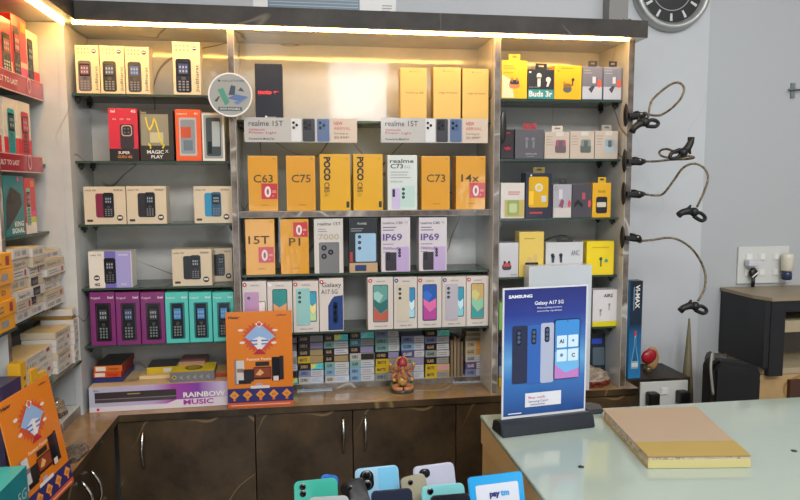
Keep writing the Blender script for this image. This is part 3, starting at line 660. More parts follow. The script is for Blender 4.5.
cols = [(287.5, 297.4, 337, 385.6, 'kl kg lw wg tw lk kh', 'first', .5), (298.2, 323.6, 335.3, 385.6, 'kg kl kt yt kh lw wp', 'second', .48), (324.4, 349, 334.4, 383.6, 'kh tw kw kt tw bw wp', 'third', .42),
        (349.8, 374.6, 331.8, 381.8, 'kc Tg kl wk tw bw bw', 'fourth', .45), (375.3, 399.6, 330.2, 380.6, 'lw tw tw kl yg yg gw', 'fifth', .55),
        (401.2, 424.4, 336, 379, 'lw bw vw gl lw bw', 'sixth', .56), (425.2, 449.6, 329.6, 377.8, 'kc lw kw gw kg yP yg', 'seventh', .48), (465.6, 487.6, 341, 376.8, 'oo oo ww vw lw', 'eighth', .5)]
YF5 = 2.058
for x0, x1, yt, yb, spec, cn, sp in cols:
    L = spec.split(); n = len(L); xm = (x0+x1)/2; ztop = at(xm, yt, YF5).z; t = (ztop-zb-.0004)/n
    for i, s in enumerate(L):
        jx = random.uniform(-.0015, .0015); X0 = at(x0, 360, YF5).x+jx; X1 = at(x1, 360, YF5).x+jx
        c, nmn = PAL[s[0]]
        place = 'lowest' if i == n-1 else ('topmost' if i == 0 else ordn[i]+' from top')
        carton('screen_guard_box', f'{nmn} box with {RN[s[1]]} end, {place}, {cn} pile from left, bottom board', 'box', X1-X0-.001, .062, t-.0006, K(c, .35, .2),
               ((X0+X1)/2, YF5+.0315+random.uniform(0, .004), zb+.0004+t*(n-1-i)), rz=random.uniform(-.012, .012), design=d_flat(s[0], s[1], sp), group='flat boxes piled on the bottom board')
zt5 = at(477, 341, YF5).z
for i in range(4):
    X0 = at(465.4+i*.4, 340, YF5).x; X1 = at(487.5-(i % 2)*1.5, 340, YF5).x
    b = MB(); w = X1-X0; n = 8
    for k in range(n):
        pass
    carton('paper_packet', f'loose beige paper packet, {["lowest", "second lowest", "third lowest", "topmost"][i]} of the four on the rightmost pile', 'packet', w, .06, .0075, m('#b3a590', .7) if i % 2 else m('#8d7f6a', .7), ((X0+X1)/2, YF5+.031, zt5+.0003+i*.0085), rz=.02*(i-1.5), ry=.01*(i % 2), part='folded_paper')
for i in range(4):
    x = at(452+i*3.3, 350, YF5).x
    carton('paper_sleeve', f'upright brown paper sleeve, {["leftmost", "second", "third", "rightmost"][i]} of four standing between the piles', 'sleeve', .0085, .06, [.125, .135, .13, .118][i], m(['#7c6a52', '#8f7c62', '#84725a', '#6f5e4a'][i], .7), (x, YF5+.031, zb+.0004), part='folded_sleeve', group='upright paper sleeves')

def smooth(pts, n=8):
    P_ = [Vector(p) for p in pts]; P_ = [P_[0]*2-P_[1]]+P_+[P_[-1]*2-P_[-2]]; out = []
    for i in range(1, len(P_)-2):
        for k in range(n):
            t = k/n; a, b, c, d = P_[i-1:i+3]
            out.append(.5*((2*b)+(-a+c)*t+(2*a-5*b+4*c-d)*t*t+(-a+3*b-3*c+d)*t**3))
    out.append(P_[-2]); return out
# ================================================================ RIGHT BAY
def hang(root, w, h, mat, d=.05):
    b = MB(); y = -d/2+.001
    b.box(-w*.22, w*.22, y, y+.0008, h-.0005, h+.008, mat); b.box(-w*.22, w*.22, y, y+.0008, h+.013, h+.018, mat); b.box(-w*.22, -w*.1, y, y+.0008, h+.008, h+.013, mat); b.box(w*.1, w*.22, y, y+.0008, h+.008, h+.013, mat)
    b.build('hang_tab', root)
def buds(A, u, v, r, c, c2=None):
    c2 = c2 or c
    A.rr(u-r*1.5/A.w, v-r/A.h, u+r*1.5/A.w, v+r/A.h, r*.8, K(c, .25), 2); A.rr(u-r*1.3/A.w, v+.1*r/A.h, u+r*1.3/A.w, v+r*1.3/A.h, r*.5, K(c2, .25), 3)
    for s_ in (-1, 1):
        A.ell(u+s_*r*.7/A.w, v+r*1.5/A.h, r*.42, K(c, .2), 4); A.rect(u+(s_*r*.7-r*.14)/A.w, v+r*.7/A.h, u+(s_*r*.7+r*.14)/A.w, v+r*1.5/A.h, K(c, .2), 4)
def eb(lab, x0, x1, yt, z, body, design, hm=None, d=.045, name='earbuds_box', **k):
    r = pb(name, lab, 'box', x0, x1, yt, z, body, design, d=d, **k)
    if hm:
        w = [o for o in r.children if o.name.startswith('carton')][0].dimensions.x; h = max(v.co.z for v in [o for o in r.children if o.name.startswith('carton')][0].data.vertices)
        w = 2*max(v.co.x for v in [o for o in r.children if o.name.startswith('carton')][0].data.vertices); hang(r, w, h, K(hm), d)
    return r
YB1 = m('#f0c010', .35, 0, .4)
def e1(A):
    A.new('panel').poly([(.02, .02), (.5, .02), (.36, .5), (.02, .62)], K('#e8dcb0')); A.new('earbuds_picture'); buds(A, .5, .36, .011, '#e08a50', '#3a3a50'); A.new('lettering'); A.lines(.08, .6, (.84, .78, .66), .02, K('#a8841c'))
def e2(A):
    A.new('title_band').rect(0, 0, 1, .32, K('#2a8f92')); A.new('earbuds_picture'); A.ell(.42, .78, .008, K('#e0ded8'), 2, ry=.009); A.rect(.36, .42, .48, .75, K('#e0ded8'), 2); A.ell(.78, .66, .008, K('#e0ded8'), 2); A.poly([(.7, .42), (.78, .42), (.86, .62), (.78, .66)], K('#e0ded8'), 3)
    A.new('lettering'); A.txt('Buds 3r', .04, .08, .19, WHITE, w=.9, bold=.03, L=3); A.txt('triple clarity', .04, .38, .05, K('#b0b0b0'), w=.4); A.new('corner_mark').rect(.04, .88, .12, .94, WHITE)
def e3(A):
    A.new('earbuds_picture'); A.ell(.48, .3, .014, K('#5a5e66', .3), 2, ry=.011); A.ell(.48, .4, .014, K('#8a6a2a', .3), 3, ry=.007); A.ell(.36, .48, .004, K('#d07a1c'), 4); A.ell(.68, .58, .005, K('#3a3a40'), 4); A.rect(.64, .4, .69, .58, K('#3a3a40'), 4)
    A.new('lettering'); A.lines(.25, .8, (.9,), .02, K('#8a6a10')); A.new('round_mark').ell(.14, .83, .002, BLACK)
def e4(A):
    A.new('panel').rect(.02, .02, .98, .4, K('#b4bac6')); A.new('earbuds_picture'); A.ell(.84, .5, .007, K('#d0583a', .3), 2, ry=.013); A.poly([(.3, .32), (.46, .2), (.62, .4), (.5, .44)], K('#3a3a44'), 3); A.rect(.5, .5, .66, .7, K('#c8ccd4'), 2); A.new('lettering').lines(.1, .5, (.88, .8), .02, K('#9aa0ac'))
eb('yellow earbuds box with orange earbuds picture, leftmost on the topmost right shelf', 501.4, 527.3, 60.5, rz_[0], YB1, e1, '#f0c010')
eb('black and teal earbuds box with big white lettering on the teal band', 527.8, 554, 69.8, rz_[0], K('#23262a', .35, .3), e2, '#1e1e20')
eb('orange-yellow earbuds box picturing an open grey charging case, topmost right shelf', 554.3, 581.6, 65.6, rz_[0], m('#f2b40e', .35, 0, .4), e3)
eb('grey window box with orange earpiece, left one of two on the topmost right shelf', 582, 602.6, 67, rz_[0], K('#76798a', .15, .8), e4, '#2a2a2e')
eb('grey window box with orange earpiece, right one beside the side panel', 603.2, 621.8, 67.4, rz_[0], K('#7c8092', .15, .8), e4, '#2a2a2e')
def e5(A): A.new('earbuds_picture'); buds(A, .5, .3, .008, '#3a2a2e', '#b02a3a'); A.new('lettering').lines(.1, .9, (.86,), .03, RED)
def e6(A):
    A.new('earbuds_picture'); A.ell(.4, .66, .006, K('#787a80'), 2); A.rect(.36, .36, .43, .62, K('#787a80'), 2); A.ell(.62, .66, .006, K('#787a80'), 2); A.rect(.6, .36, .67, .62, K('#787a80'), 2); A.new('lettering').txt('airbuds', .36, .14, .06, K('#b0b0b4'), w=.4); A.lines(.4, .7, (.07,), .02, GREY)
def e7(c1, c2):
    def f(A): A.new('earbuds_picture'); A.rr(.42, .22, .86, .52, .005, K(c1, .3), 2); A.rr(.44, .45, .84, .7, .005, K(c2, .3), 3); A.rect(.56, .42, .72, .66, K('#5a5e60'), 4); A.new('lettering').lines(.06, .34, (.8, .7, .6, .5), .03, K('#a09488')); A.new('top_label').rect(.45, .84, .75, .98, K('#c8c6c0'))
    return f
eb('small dark red and black earphone box at the left of the second right shelf', 501, 514, 129.5, rz_[1], K('#2a2024', .3, .4), e5)
eb('charcoal earbuds box with grey stems picture on the second right shelf', 515, 544, 129.3, rz_[1], K('#55535a', .4, .2), e6, '#a02030')
PE = m('#bfb0a2', .45, 0, .2)
eb('pale peach earbuds box with maroon case picture, left of three', 544.5, 569.6, 132, rz_[1], PE, e7('#6a5a5e', '#a0506a'), '#c8bcb0')
eb('pale peach earbuds box with green-grey case picture, middle of three', 570, 594.4, 131.3, rz_[1], PE, e7('#5a6460', '#7a8a84'))
eb('pale peach earbuds box with pale blue case picture, right of three', 594.8, 618, 131, rz_[1], PE, e7('#a8b8be', '#8aa8b4'), '#9a948c')
def e8(A): A.new('panel').rect(.16, .04, .98, .52, K('#c0a95c')); A.new('earbuds_picture'); A.rr(.26, .08, .78, .52, .006, K('#8fa05c', .3), 2); A.rr(.36, .16, .68, .42, .005, K('#b8c48a', .3), 3); A.new('lettering'); A.lines(.3, .9, (.72, .66), .04, K('#c89090'))
def e9(A):
    A.new('window').rr(.12, .24, .86, .92, .006, K('#d8a818', .15, .8), 1); A.ell(.5, .68, .013, K('#cfd2d8', .1), 3); A.ell(.5, .68, .008, K('#e6c23a', .15), 4); A.rect(.6, .36, .78, .5, K('#c8ccd0', .1), 3); A.rect(.12, .3, .3, .6, K('#f0c020'), 2)
    A.new('lettering'); A.lines(.16, .8, (.1,), .04, K('#c03a3a')); A.new('round_mark').ell(.2, .95, .003, WHITE)
def e10(A): A.new('panel').rect(.04, .02, .98, .3, K('#c4c0bc')); A.new('earbuds_picture'); A.poly([(.3, .35), (.52, .28), (.6, .5), (.45, .58)], K('#8a4a5c'), 2); A.ell(.88, .42, .005, K('#c8484a'), 3, ry=.011); A.rect(.3, .55, .5, .85, K('#c9c6cc'), 2); A.new('lettering').lines(.05, .3, (.9, .82), .03, GREY)
def e11(A): A.new('earbuds_picture'); A.poly([(.1, .3), (.3, .42), (.5, .3), (.55, .4), (.3, .55), (.12, .44)], K('#101014'), 2); A.ell(.88, .42, .005, K('#d04a4c'), 3, ry=.012); A.rect(.5, .55, .66, .75, K('#b04a5c'), 2)
def e12(A): A.new('earbuds_picture'); A.rr(.2, .12, .8, .6, .006, K('#26262c', .2), 2); A.rr(.24, .3, .74, .44, .003, K('#c8c2ac', .3), 3); A.new('lettering').txt('buds', .3, .72, .08, K('#6a5210'), w=.4)
eb('small white and olive earphone box, leftmost on the third right shelf', 500.6, 524.6, 183, rz_[2], m('#cfc8c0', .4, 0, .3), e8)
eb('tall navy box with yellow window on the third right shelf', 525.4, 552, 173.3, rz_[2], m('#1f2236', .3, 0, .4), e9, '#7a6a30')
eb('white and grey window box with pink earpiece beside the navy box', 553, 571.6, 184.5, rz_[2], m('#a6a4ae', .3, 0, .6), e10, '#2a2a2e')
eb('dark grey window box with red earpiece next to the yellow box', 572, 591.8, 184.5, rz_[2], m('#45434a', .3, 0, .6), e11)
eb('yellow earbuds box with black charging case at the right end of the third shelf', 592.2, 611, 183, rz_[2], m('#dba614', .35, 0, .4), e12, '#caa020')
def e13(A): A.new('earbuds_picture'); buds(A, .4, .3, .010, '#2c3044', '#c8442e'); A.new('lettering').txt('airbuds', .6, .05, .05, INK, w=.32)
def e14(A): A.new('earbuds_picture'); A.ell(.42, .36, .009, K('#c9b070'), 2, ry=.012); A.ell(.66, .42, .007, K('#c9b070'), 2, ry=.012); A.rr(.24, .18, .78, .32, .004, K('#2a2422', .2), 3); A.new('lettering').lines(.2, .8, (.84,), .02, K('#a08830'))
def e15(A):
    A.new('earbuds_picture'); A.ell(.18, .62, .006, K('#3a4252'), 2); A.poly([(.16, .4), (.22, .4), (.24, .6), (.14, .62)], K('#3a4252'), 2); A.ell(.4, .62, .006, K('#3a4252'), 2); A.poly([(.38, .4), (.44, .4), (.44, .62), (.36, .6)], K('#3a4252'), 2)
    A.new('lettering').txt('ANC', .68, .6, .16, K('#5a5e6a'), w=.22); A.lines(.08, .9, (.1, .18), .03, GREY)
def e16(A): A.new('earbuds_picture'); A.ell(.52, .48, .0055, K('#2a6a4a'), 2); A.rect(.5, .25, .55, .48, K('#2a6a4a'), 2); A.ell(.72, .42, .006, K('#3a9a78'), 2); A.new('lettering'); A.txt('true wireless', .2, .8, .05, K('#8a7a10'), w=.6)
eb('white earbuds box picturing a red and navy case, leftmost on the fourth right shelf', 498.8, 518.6, 243, rz_[3], m('#c2c0c6', .35, 0, .5), e13)
eb('tall cream yellow earbuds box with black case on the fourth right shelf', 519, 543.8, 232, rz_[3], m('#dcbf5a', .35, 0, .5), e14)
eb('wide plastic-wrapped white earbuds box with two stems pictured', 545.6, 583, 242.4, rz_[3], m('#c4c6ca', .3, 0, .7), e15, '#2a2a2e')
eb('bright yellow earbuds box with green earbud picture, right end of the fourth shelf', 586.4, 614, 241.4, rz_[3], m('#e8cc10', .35, 0, .5), e16)
flat('cable_box', 'thin orange-yellow box lying behind the fourth shelf boxes', 573, 606, 2.03, rz_[3], .048, .05, m('#b87a2a', .4))
def e17(A):
    A.new('bottom_panel').rect(0, 0, 1, .14, K('#d8c818')); A.new('earbuds_picture'); 
    for u, v in ((.3, .45), (.62, .6)): A.ell(u, v, .004, K('#a8a6aa'), 2); A.rect(u-.03, v-.16, u+.02, v, K('#a8a6aa'), 2)
    A.new('lettering').txt('AIRS', .4, .8, .09, INK, w=.34, bold=.02)
eb('white box with yellow foot and pale earbuds picture, lowest right shelf', 592.6, 619.4, 290, rz_[4], m('#d6d2d4', .35, 0, .4), e17)
eb('large white carton standing behind the blue poster, shrink-wrapped', 528, 590.8, 266, zc+.0005, m('#c3cbd2', .3, 0, .5), lambda A: A.new('lettering').rect(.78, .5, .92, .56, K('#4a5a72')), d=.046, name='white_carton', Y=1.909)
eb('green box standing at the left of the lowest right shelf', 499, 512, 303, rz_[4], m('#7fae5a', .4), lambda A: A.new('lettering').lines(.2, .8, (.8, .6), .03, K('#4a7a3a')))
for i, (c, h, lab) in enumerate((('#c8a830', .03, 'yellow'), ('#8a96a0', .035, 'grey-blue'), ('#3a4a6a', .04, 'navy'))):
    flat('accessory_box', f'flat {lab} box in the small heap right of the side divider, behind the blue poster', 499, 514+3*i, 1.99, zc+[0, .0325, .0695][i] + .0005, h, .08, m(c, .4))
# blister packs and crumpled pouch
for i, (x0, x1, yy, c, lab) in enumerate(((590, 607, 2.03, '#22303a', 'dark blister pack leaning in the lower right bay'), (603, 616, 2.06, '#3a3f46', 'dark grey blister pack behind, against the side panel'))):
    r = carton('blister_pack', lab, 'packet', at(x1, 350, yy).x-at(x0, 350, yy).x, .012, .15, m(c, .25, 0, .5), ((at(x0, 350, yy).x+at(x1, 350, yy).x)/2, yy, zc+.0006), rx=-.06,
        design=lambda A: (A.new('product_window').rr(.15, .3, .85, .7, .004, K('#5a6a78', .1, .8)), A.new('blue_label').rect(.1, .78, .7, .9, K('#2a4ac0')), A.new('white_label').rect(.1, .1, .6, .24, WHITE)), part='backing_card')
def crumple(name, label, c, size, mats, amp=.3, seed=1, cat='bag', rz=0, cut=None):
    rnd = random.Random(seed); bm = bmesh.new(); bmesh.ops.create_icosphere(bm, subdivisions=4, radius=1)
    from mathutils import noise
    for v in bm.verts:
        n = noise.noise(v.co*2.2+Vector((seed*3.1, 0, 0))); n2 = noise.noise(v.co*6+Vector((0, seed*2.7, 0)))
        k = 1+amp*n+amp*.45*abs(n2); p = v.co*k
        v.co = Vector((p.x*size[0], p.y*size[1], max(p.z, -.6)*size[2]))
    zmin = min(v.co.z for v in bm.verts)
    b = MB()
    for v in bm.verts: v.co.z -= zmin
    for x in mats: b.mi(x)
    for f in bm.faces:
        f.smooth = False
        if len(mats) > 1: f.material_index = 1 if (f.calc_center_median().z < cut) else 0
    b.bm.free(); b.bm = bm
    o = b.build(name, None, c, (0, 0, rz)); tag(o, label, cat); return o
p = atz(596, 388, zc); crumple('snack_pouch', 'crumpled grey-beige and red-brown pouch lying on the worktop right of the poster', (p.x, 1.958, zc+.001), (.054, .036, .036), [m('#8f8070', .35), m('#6e2a1c', .35)], .3, 4, 'pouch', cut=.022)
# VI-MAX box and ledge
zle = atz(660, 374.5, 0).z if False else H-.645
x0, x1 = xe+.002, at(691, 375, 1.995).x
ld = tag(empty('wall_ledge', ((x0+x1)/2, 2.08, zle-.3)), 'dark brown marble box ledge against the white wall, holding the switch plate', 'ledge')
b = MB(); b.box(-(x1-x0)/2, (x1-x0)/2, -.082, .098, 0, .3, M_brown, top=M_canopy, bev=.001); b.build('ledge_box', ld)
def d_vi(A):
    A.new('lettering'); A.txt('VI-MAX', .42, .96, .34, WHITE, w=.24, rot=-1, bold=.03); A.new('flask_picture')
    A.poly([(.44, .44), (.56, .44), (.58, .34), (.8, .18), (.8, .1), (.22, .1), (.22, .18), (.42, .34)], K('#88b4c8'), 1); A.poly([(.47, .42), (.53, .42), (.55, .33), (.74, .18), (.28, .18), (.45, .33)], K('#1c5f90'), 2)
    A.rect(.42, .44, .58, .49, K('#c83a4a'), 2); A.rect(.24, .12, .78, .16, K('#d8d8d0'), 2); A.new('sub_lettering').rect(.26, .7, .34, .94, K('#7a98b0'))
p = at(634, 377, 1.99); Mv = gradient('vimax_print', [(0, '#2f7fb8'), (.5, '#1d5c8c'), (.62, '#152a40'), (1, '#10202e')], 2, 0, .3)
vx0, vx1 = at(627.8, 377, 2.0).x, at(637.5, 377, 2.0).x; vtop = at(634, 280, 2.0).z
X0v = max(vx0, xe+.002)
vx0, vx1 = at(628.5, 330, 2.01).x, at(642, 330, 2.01).x; vtop = at(634, 281, 2.01).z
carton('tall_product_box', 'tall narrow dark-to-bright blue box with white upright lettering beside the post', 'box', vx1-vx0-.004, .034, vtop-zle-.001, Mv, ((vx0+vx1)/2+.002, 2.03, zle+.0006), design=d_vi, rz=.03, side=m('#2f86b8', .4))
p = at(650, 370, 2.09)
st = tag(empty('round_container', (p.x-.006, 2.085, zle+.0006)), 'small red and tan rounded container on the ledge beside the blue box', 'container')
MB().lathe([(.012, 0), (.014, .002), (.014, .016), (.01, .02)], m('#6a5a40', .3, .5), M=Matrix.Translation((-.012, -.012, 0))).build('metal_cap', st)
MB().ball((.014, .01, .043), (.026, .014, .042), m('#b08a58', .5)).build('tan_body', st)
MB().ball((-.006, -.006, .055), (.03, .013, .024), m('#a01c28', .35), M=Mrot(y=-.5)).build('red_cover', st)
# switch plate on the ledge
def switches(name, label, loc, w, h, plugs, nsw):
    r = tag(empty(name, loc), label, 'switchboard')
    MB().box(-w/2, w/2, -.008, 0, 0, h, m('#c9cbc8', .35), bev=.003).build('face_plate', r)
    for i, (u, v) in enumerate(nsw):
        s_ = MB(); s_.box(-w/2+u*w-.014, -w/2+u*w+.014, -.0105, -.0085, v*h-.013, v*h+.013, m('#d2d4d0', .3), bev=.0012); s_.box(-w/2+u*w-.009, -w/2+u*w+.009, -.0125, -.0106, v*h-.010, v*h+.010, m('#dcdcd8', .3), bev=.001); s_.build('switch_module', r)
    return r
pz0 = at(664, 404, 1.99); w = at(687, 395, 1.99).x-at(639.5, 395, 1.99).x
sb = switches('switch_plate', 'white switch plate on the brown ledge front with two black plugs', (at(664, 395, 1.99).x, 1.9975, pz0.z-.01), w, .088, None, ((.5, .62),))
for u, lab in ((.2, 'black round plug at the left of the ledge switch plate'), (.83, 'black squarish plug at the right of the ledge switch plate')):
    b = MB(); cx = at(664, 395, 1.99).x-w/2+u*w; b.box(-.018, .018, -.035, -.0005, 0, .045, m('#101012', .4), bev=.008); o = b.build('power_plug', None, (cx, 1.9885, pz0.z+.004)); tag(o, lab, 'plug')
# wall switchboard
a = at(737.5, 284, 2.19); c = at(790, 246, 2.19); w = c.x-a.x; h = c.z-a.z
sb = switches('wall_switchboard', 'white six-module switchboard on the wall above the black cabinet', ((a.x+c.x)/2, 2.1995, a.z), w, h, None, ((.2, .72), (.46, .72), (.74, .72), (.2, .3), (.46, .3), (.74, .3)))
cx = (a.x+c.x)/2-w/2
o = MB().box(-.026, .02, -.03, -.0005, -.011, .011, m('#c6c4cc', .35), bev=.005).build('white_plug', None, (cx+.22*w, 2.1868, a.z+.58*h)); tag(o, 'small white plug in the upper left socket of the wall switchboard', 'plug')
b = MB(); b.ball((0, -.012, .0), (.017, .0115, .02), m('#121214', .4)); b.tube([(0, -.012, -.014), (0, -.014, -.03), (.0, -.013, -.05)], .0065, m('#121214', .4)); b.tube([(-.014, -.026, -.014), (.012, -.026, .006)], .0028, m('#d8d8d8', .4)); o = b.build('black_plug', None, (cx+.24*w, 2.186, a.z+.3*h)); tag(o, 'black plug with white stripe in the lower left socket of the wall switchboard', 'plug')
r = tag(empty('repellent_vaporiser', (cx+.84*w, 2.1868, a.z+.1*h)), 'white plug-in device with dark blue bottle in the right sockets of the switchboard', 'device')
MB().lathe([(.017, .0), (.02, .004), (.0215, .05), (.02, .06), (.014, .064)], m('#cdc8b8', .35), M=Matrix.Translation((.004, -.023, .035))).build('plug_body', r)
MB().lathe([(.012, 0), (.018, .003), (.018, .026), (.015, .032)], m('#2a3452', .15), M=Matrix.Translation((.004, -.023, .001))).build('bottle', r)
# ================================================================ CLOCK
p = at(674.5, -12.5, 2.15); R = .142
ck = tag(empty('wall_clock', (p.x, 2.179, p.z)), 'round silver-rimmed black wall clock with white bars above the right post', 'clock')
MR = Mrot(x=math.pi/2)
MB().lathe([(R, 0), (R, .018), (R*.97, .03), (R*.9, .034), (R*.83, .026), (R*.82, .02), (R*.8, .018), (R*.8, 0), (R, 0)], m('#adafae', .35, .6), n=72, M=MR, cap=False).build('rim', ck)
MB().lathe([(R*.81, .002), (R*.81, .014)], m('#08090b', .4), n=72, M=MR).build('face', ck)
A = Art(ck, (-R, -.0142, -R), (2*R, 0, 0), (0, 0, 2*R))
for k in range(12):
    A.new('hour_mark')
    t = k*math.pi/6; c_, s_ = math.cos(t), math.sin(t)
    for o_ in (-.028, .0):
        def q(r_, w_): return (.5+(r_*s_+w_*c_)/2, .5+(r_*c_-w_*s_)/2)
        A.poly([q(.58, o_), q(.58, o_+.022), q(.76, o_+.03), q(.76, o_-.01)], m('#c8cccc', .3), 1)
A.new('inner_ring'); n = 48
for k in range(n):
    t0, t1 = 2*math.pi*k/n, 2*math.pi*(k+1)/n
    A.poly([(.5+.5*r_*math.cos(t), .5+.5*r_*math.sin(t)) for r_, t in ((.5, t0), (.52, t0), (.52, t1), (.5, t1))], m('#9a9c9e', .3), 1)
A.new('hour_hand').poly([(.49, .5), (.51, .5), (.64, .68), (.63, .685)], WHITE, 3); A.new('minute_hand').poly([(.495, .49), (.505, .51), (.26, .7), (.255, .69)], WHITE, 4); A.end()
# small bracket on the far wall
p = at(794, 90, 2.19)
r = tag(empty('wall_hook', (p.x, 2.1995, p.z)), 'small steel bracket with pin on the wall at the right edge', 'hook')
MB().box(-.008, .008, -.006, 0, -.028, .026, m('#8a9494', .3, .8), bev=.001).build('plate', r); MB().tube([(-.024, -.012, 0), (.03, -.012, .001)], .0035, m('#6a7272', .3, .8)).build('pin', r)
# ================================================================ FLEXIBLE PHONE HOLDERS
BK = m('#0b0b0c', .5)
M_neck = marble('neck_sleeve', '#3c342a', '#8f8064', '#1a1714', 90, .05, .4, 60)
def holder(label, cy, path, ends, ends_rot, big=1):
    """cy: clamp row; path: (px, py, Y) points; ends: phone-clip position"""
    o0 = at(632, cy, YP)
    r = tag(empty('flexible_phone_holder', o0), label, 'phone holder', 'flexible phone holders clipped to the right post')
    def W_(p): return at(*p)-o0
    b = MB(); xi_ = XR-.02-o0.x; xo = XR-o0.x
    # jaw pads on both faces of the panel edge, bridge in front
    b.ball((xi_-.0065, -.004, .002), (.006, .012, .036), BK); b.box(xi_-.004, xo+.012, -.026, -.012, -.007, .007, BK, bev=.003)
    b.box(xo+.0015, xo+.009, -.02, .02, -.012, .014, BK, bev=.003); b.build('clamp', r)
    s0 = W_(path[0]); b = MB(); b.tube([Vector((xo+.006, -.012, 0)), Vector((xo+.02, -.016, -.002)), s0], [.0125, .0115, .008], BK, 12); b.ball((xo+.014, -.024, .003), .0045, m('#8a8a8c', .2, .9)); b.build('swivel_joint', r)
    MB().tube(smooth([W_(p) for p in path]), .0036, M_neck, 8).build('gooseneck', r)
    e = W_(ends); Rm = Mrot(y=ends_rot); T = Matrix.Translation(e) @ Rm
    b = MB(); b.ball(e, .014, BK)
    def tb(pts, rad): b.tube([T @ Vector(p) for p in pts], rad, BK, 8)
    tb([(-.004, 0, .0), (-.02, 0, -.004), (-.036, 0, -.014), (-.044, 0, -.026)], [.011, .0115, .010, .0105])
    tb([(-.02, 0, .004), (-.018, 0, .016)], [.006, .003]); b.build('phone_clip', r)
    b = MB(); lp = [(.004, 0, -.002), (.02, 0, .004), (.036, 0, .0), (.042, 0, -.008), (.034, 0, -.016), (.018, 0, -.015), (.004, 0, -.012)]
    b.tube([T @ p for p in smooth(lp)], .0058, BK, 8); b.build('clip_loop', r)
    return r
YN = 1.93
holder('flexible phone holder with looped neck, topmost of four on the right post', 116, [(645, 114, YN), (655, 115.5, YN), (662, 114.5, YN-.01), (672, 108, YN-.04), (681, 98, YN-.06), (684, 88, YN-.06), (678, 82.5, YN-.05), (668, 86, YN-.03), (655, 97, YN-.03), (650.5, 104, YN-.05), (648, 118, YN-.06)], (645, 122, YN-.07), -.1)
holder('flexible phone holder with neck coiled back on itself, second of four', 161.5, [(644, 161.5, YN), (656, 161.3, YN), (672, 159.6, YN-.02), (687, 159, YN-.06), (694, 157.5, YN-.08), (688, 156.2, YN-.09), (672, 158, YN-.07), (661, 155.5, YN-.05), (660, 151, YN-.05), (667, 149, YN-.08), (677, 153, YN-.12)], (683, 152.5, YN-.12), 2.6)
holder('flexible phone holder whose neck rises then drops in a hook, third of four', 194, [(643, 194, YN), (656, 195.5, YN), (664, 193, YN-.01), (674, 180, YN-.03), (683, 168, YN-.05), (694, 163.6, YN-.06), (704, 168, YN-.07), (708, 178, YN-.08), (704, 192, YN-.09), (697, 207, YN-.1)], (694, 212, YN-.1), .35)
holder('flexible phone holder with one wide downward arc, lowest of four', 237.5, [(640, 241, YN), (652, 240, YN), (668, 237.8, YN-.02), (680, 240.5, YN-.04), (692, 249, YN-.06), (701, 262, YN-.07), (705.5, 276, YN-.08), (704, 290, YN-.09), (698, 301, YN-.1)], (695, 306, YN-.1), .25)
# ================================================================ RIGHT CORNER FURNITURE
zk = at(722, 287.5, 2.19).z; XK = at(722, 287.5, 2.19).x; yk = atx(766, 299, XK).y
cab = tag(empty('wall_cabinet', (XK+.3, 2.1, zk-.27)), 'black-sided cabinet with tan top and open shelves standing right of the wall', 'cabinet')
def Kp(mb, n): mb.bm.transform(Matrix.Translation((-(XK+.3), -2.1, -(zk-.27)))); return mb.build(n, cab)
zbk = zk-.27; XE2 = XK+.62
BKM = m('#17171b', .4)
b = MB(); b.prism([(XK-.004, 2.195), (XE2, 2.195), (XE2, yk-.005), (XK+.02, yk-.005), (XK-.004, yk+.06)], 'z', zk-.012, zk, m('#8d7f68', .5), bev=.001); Kp(b, 'top_board')
Kp(MB().box(XK, XK+.02, yk, 2.195, zbk+.03, zk-.0125, BKM, bev=.001), 'side_panel'); Kp(MB().box(XK+.0205, XK+.075, yk-.002, yk+.018, zbk, zk-.0125, BKM, bev=.002), 'front_stile')
Kp(MB().box(XK+.0755, XE2, yk, yk+.016, zk-.05, zk-.0125, BKM, bev=.001), 'top_rail')
Kp(MB().box(XK+.0205, XE2, 2.17, 2.19, zbk, zk-.0125, m('#6a665c', .6)), 'back_board')
Kp(MB().box(XK+.0205, XE2, yk+.02, 2.169, zk-.125, zk-.085, m('#a8997c', .5), bev=.001), 'shelf_board')
Kp(MB().box(XK+.0205, XE2, yk+.02, 2.169, zbk+.0, zbk+.02, m('#a8997c', .5), bev=.001), 'bottom_board')
zd = zbk
p = at(778, 372, yk-.02)
dk = tag(empty('wooden_drawer_unit', (XK+.34, 2.0, 0)), 'light wooden drawer unit under the black-sided cabinet at the right edge', 'drawer unit')
x0 = XK+.01; x1 = XE2
MB().box(x0-(XK+.34), x1-(XK+.34), -.02, .17, 0, zbk-.002, M_wood, bev=.001).build('body', dk)
xd = at(788, 385, 1.975).x
d_ = MB().box(xd-(XK+.34), x1-(XK+.34), -.035, -.0205, zbk-.14, zbk-.02, m('#4a2c1c', .4), bev=.002).build('drawer_front', dk)
# chair back
p0 = at(715, 400, 1.8); p1 = at(766, 363, 1.8)
cw = (p1.x-p0.x)/2; cz1 = p1.z+.008
n = []
for cx_, cz_, rr_, a0 in ((cw-.045, cz1-.06, .045, 0), (-cw+.03, cz1-.03, .03, 90)):
    for k in range(7):
        t = math.radians(a0+k*15); n.append((cx_+rr_*math.cos(t), cz_+rr_*math.sin(t)))
n += [(-cw, .01), (-cw+.01, 0), (cw-.01, 0), (cw, .01)]
bg = tag(empty('upright_bag', ((p0.x+p1.x)/2, 1.81, 0)), 'black upright padded bag with rounded top between the desk and black-sided cabinet', 'bag')
MB().prism(n, 'y', 0, .07, m('#0e0f12', .75), bev=.012).build('padded_body', bg)
b = MB(); b.tube(smooth([(-cw+.02, .035, cz1-.012), (-cw+.005, .02, cz1+.02), (-cw-.012, .0, cz1-.02), (-cw-.006, -.008, cz1-.1)]), .004, m('#8a8a86', .4), 8); b.build('strap', bg)
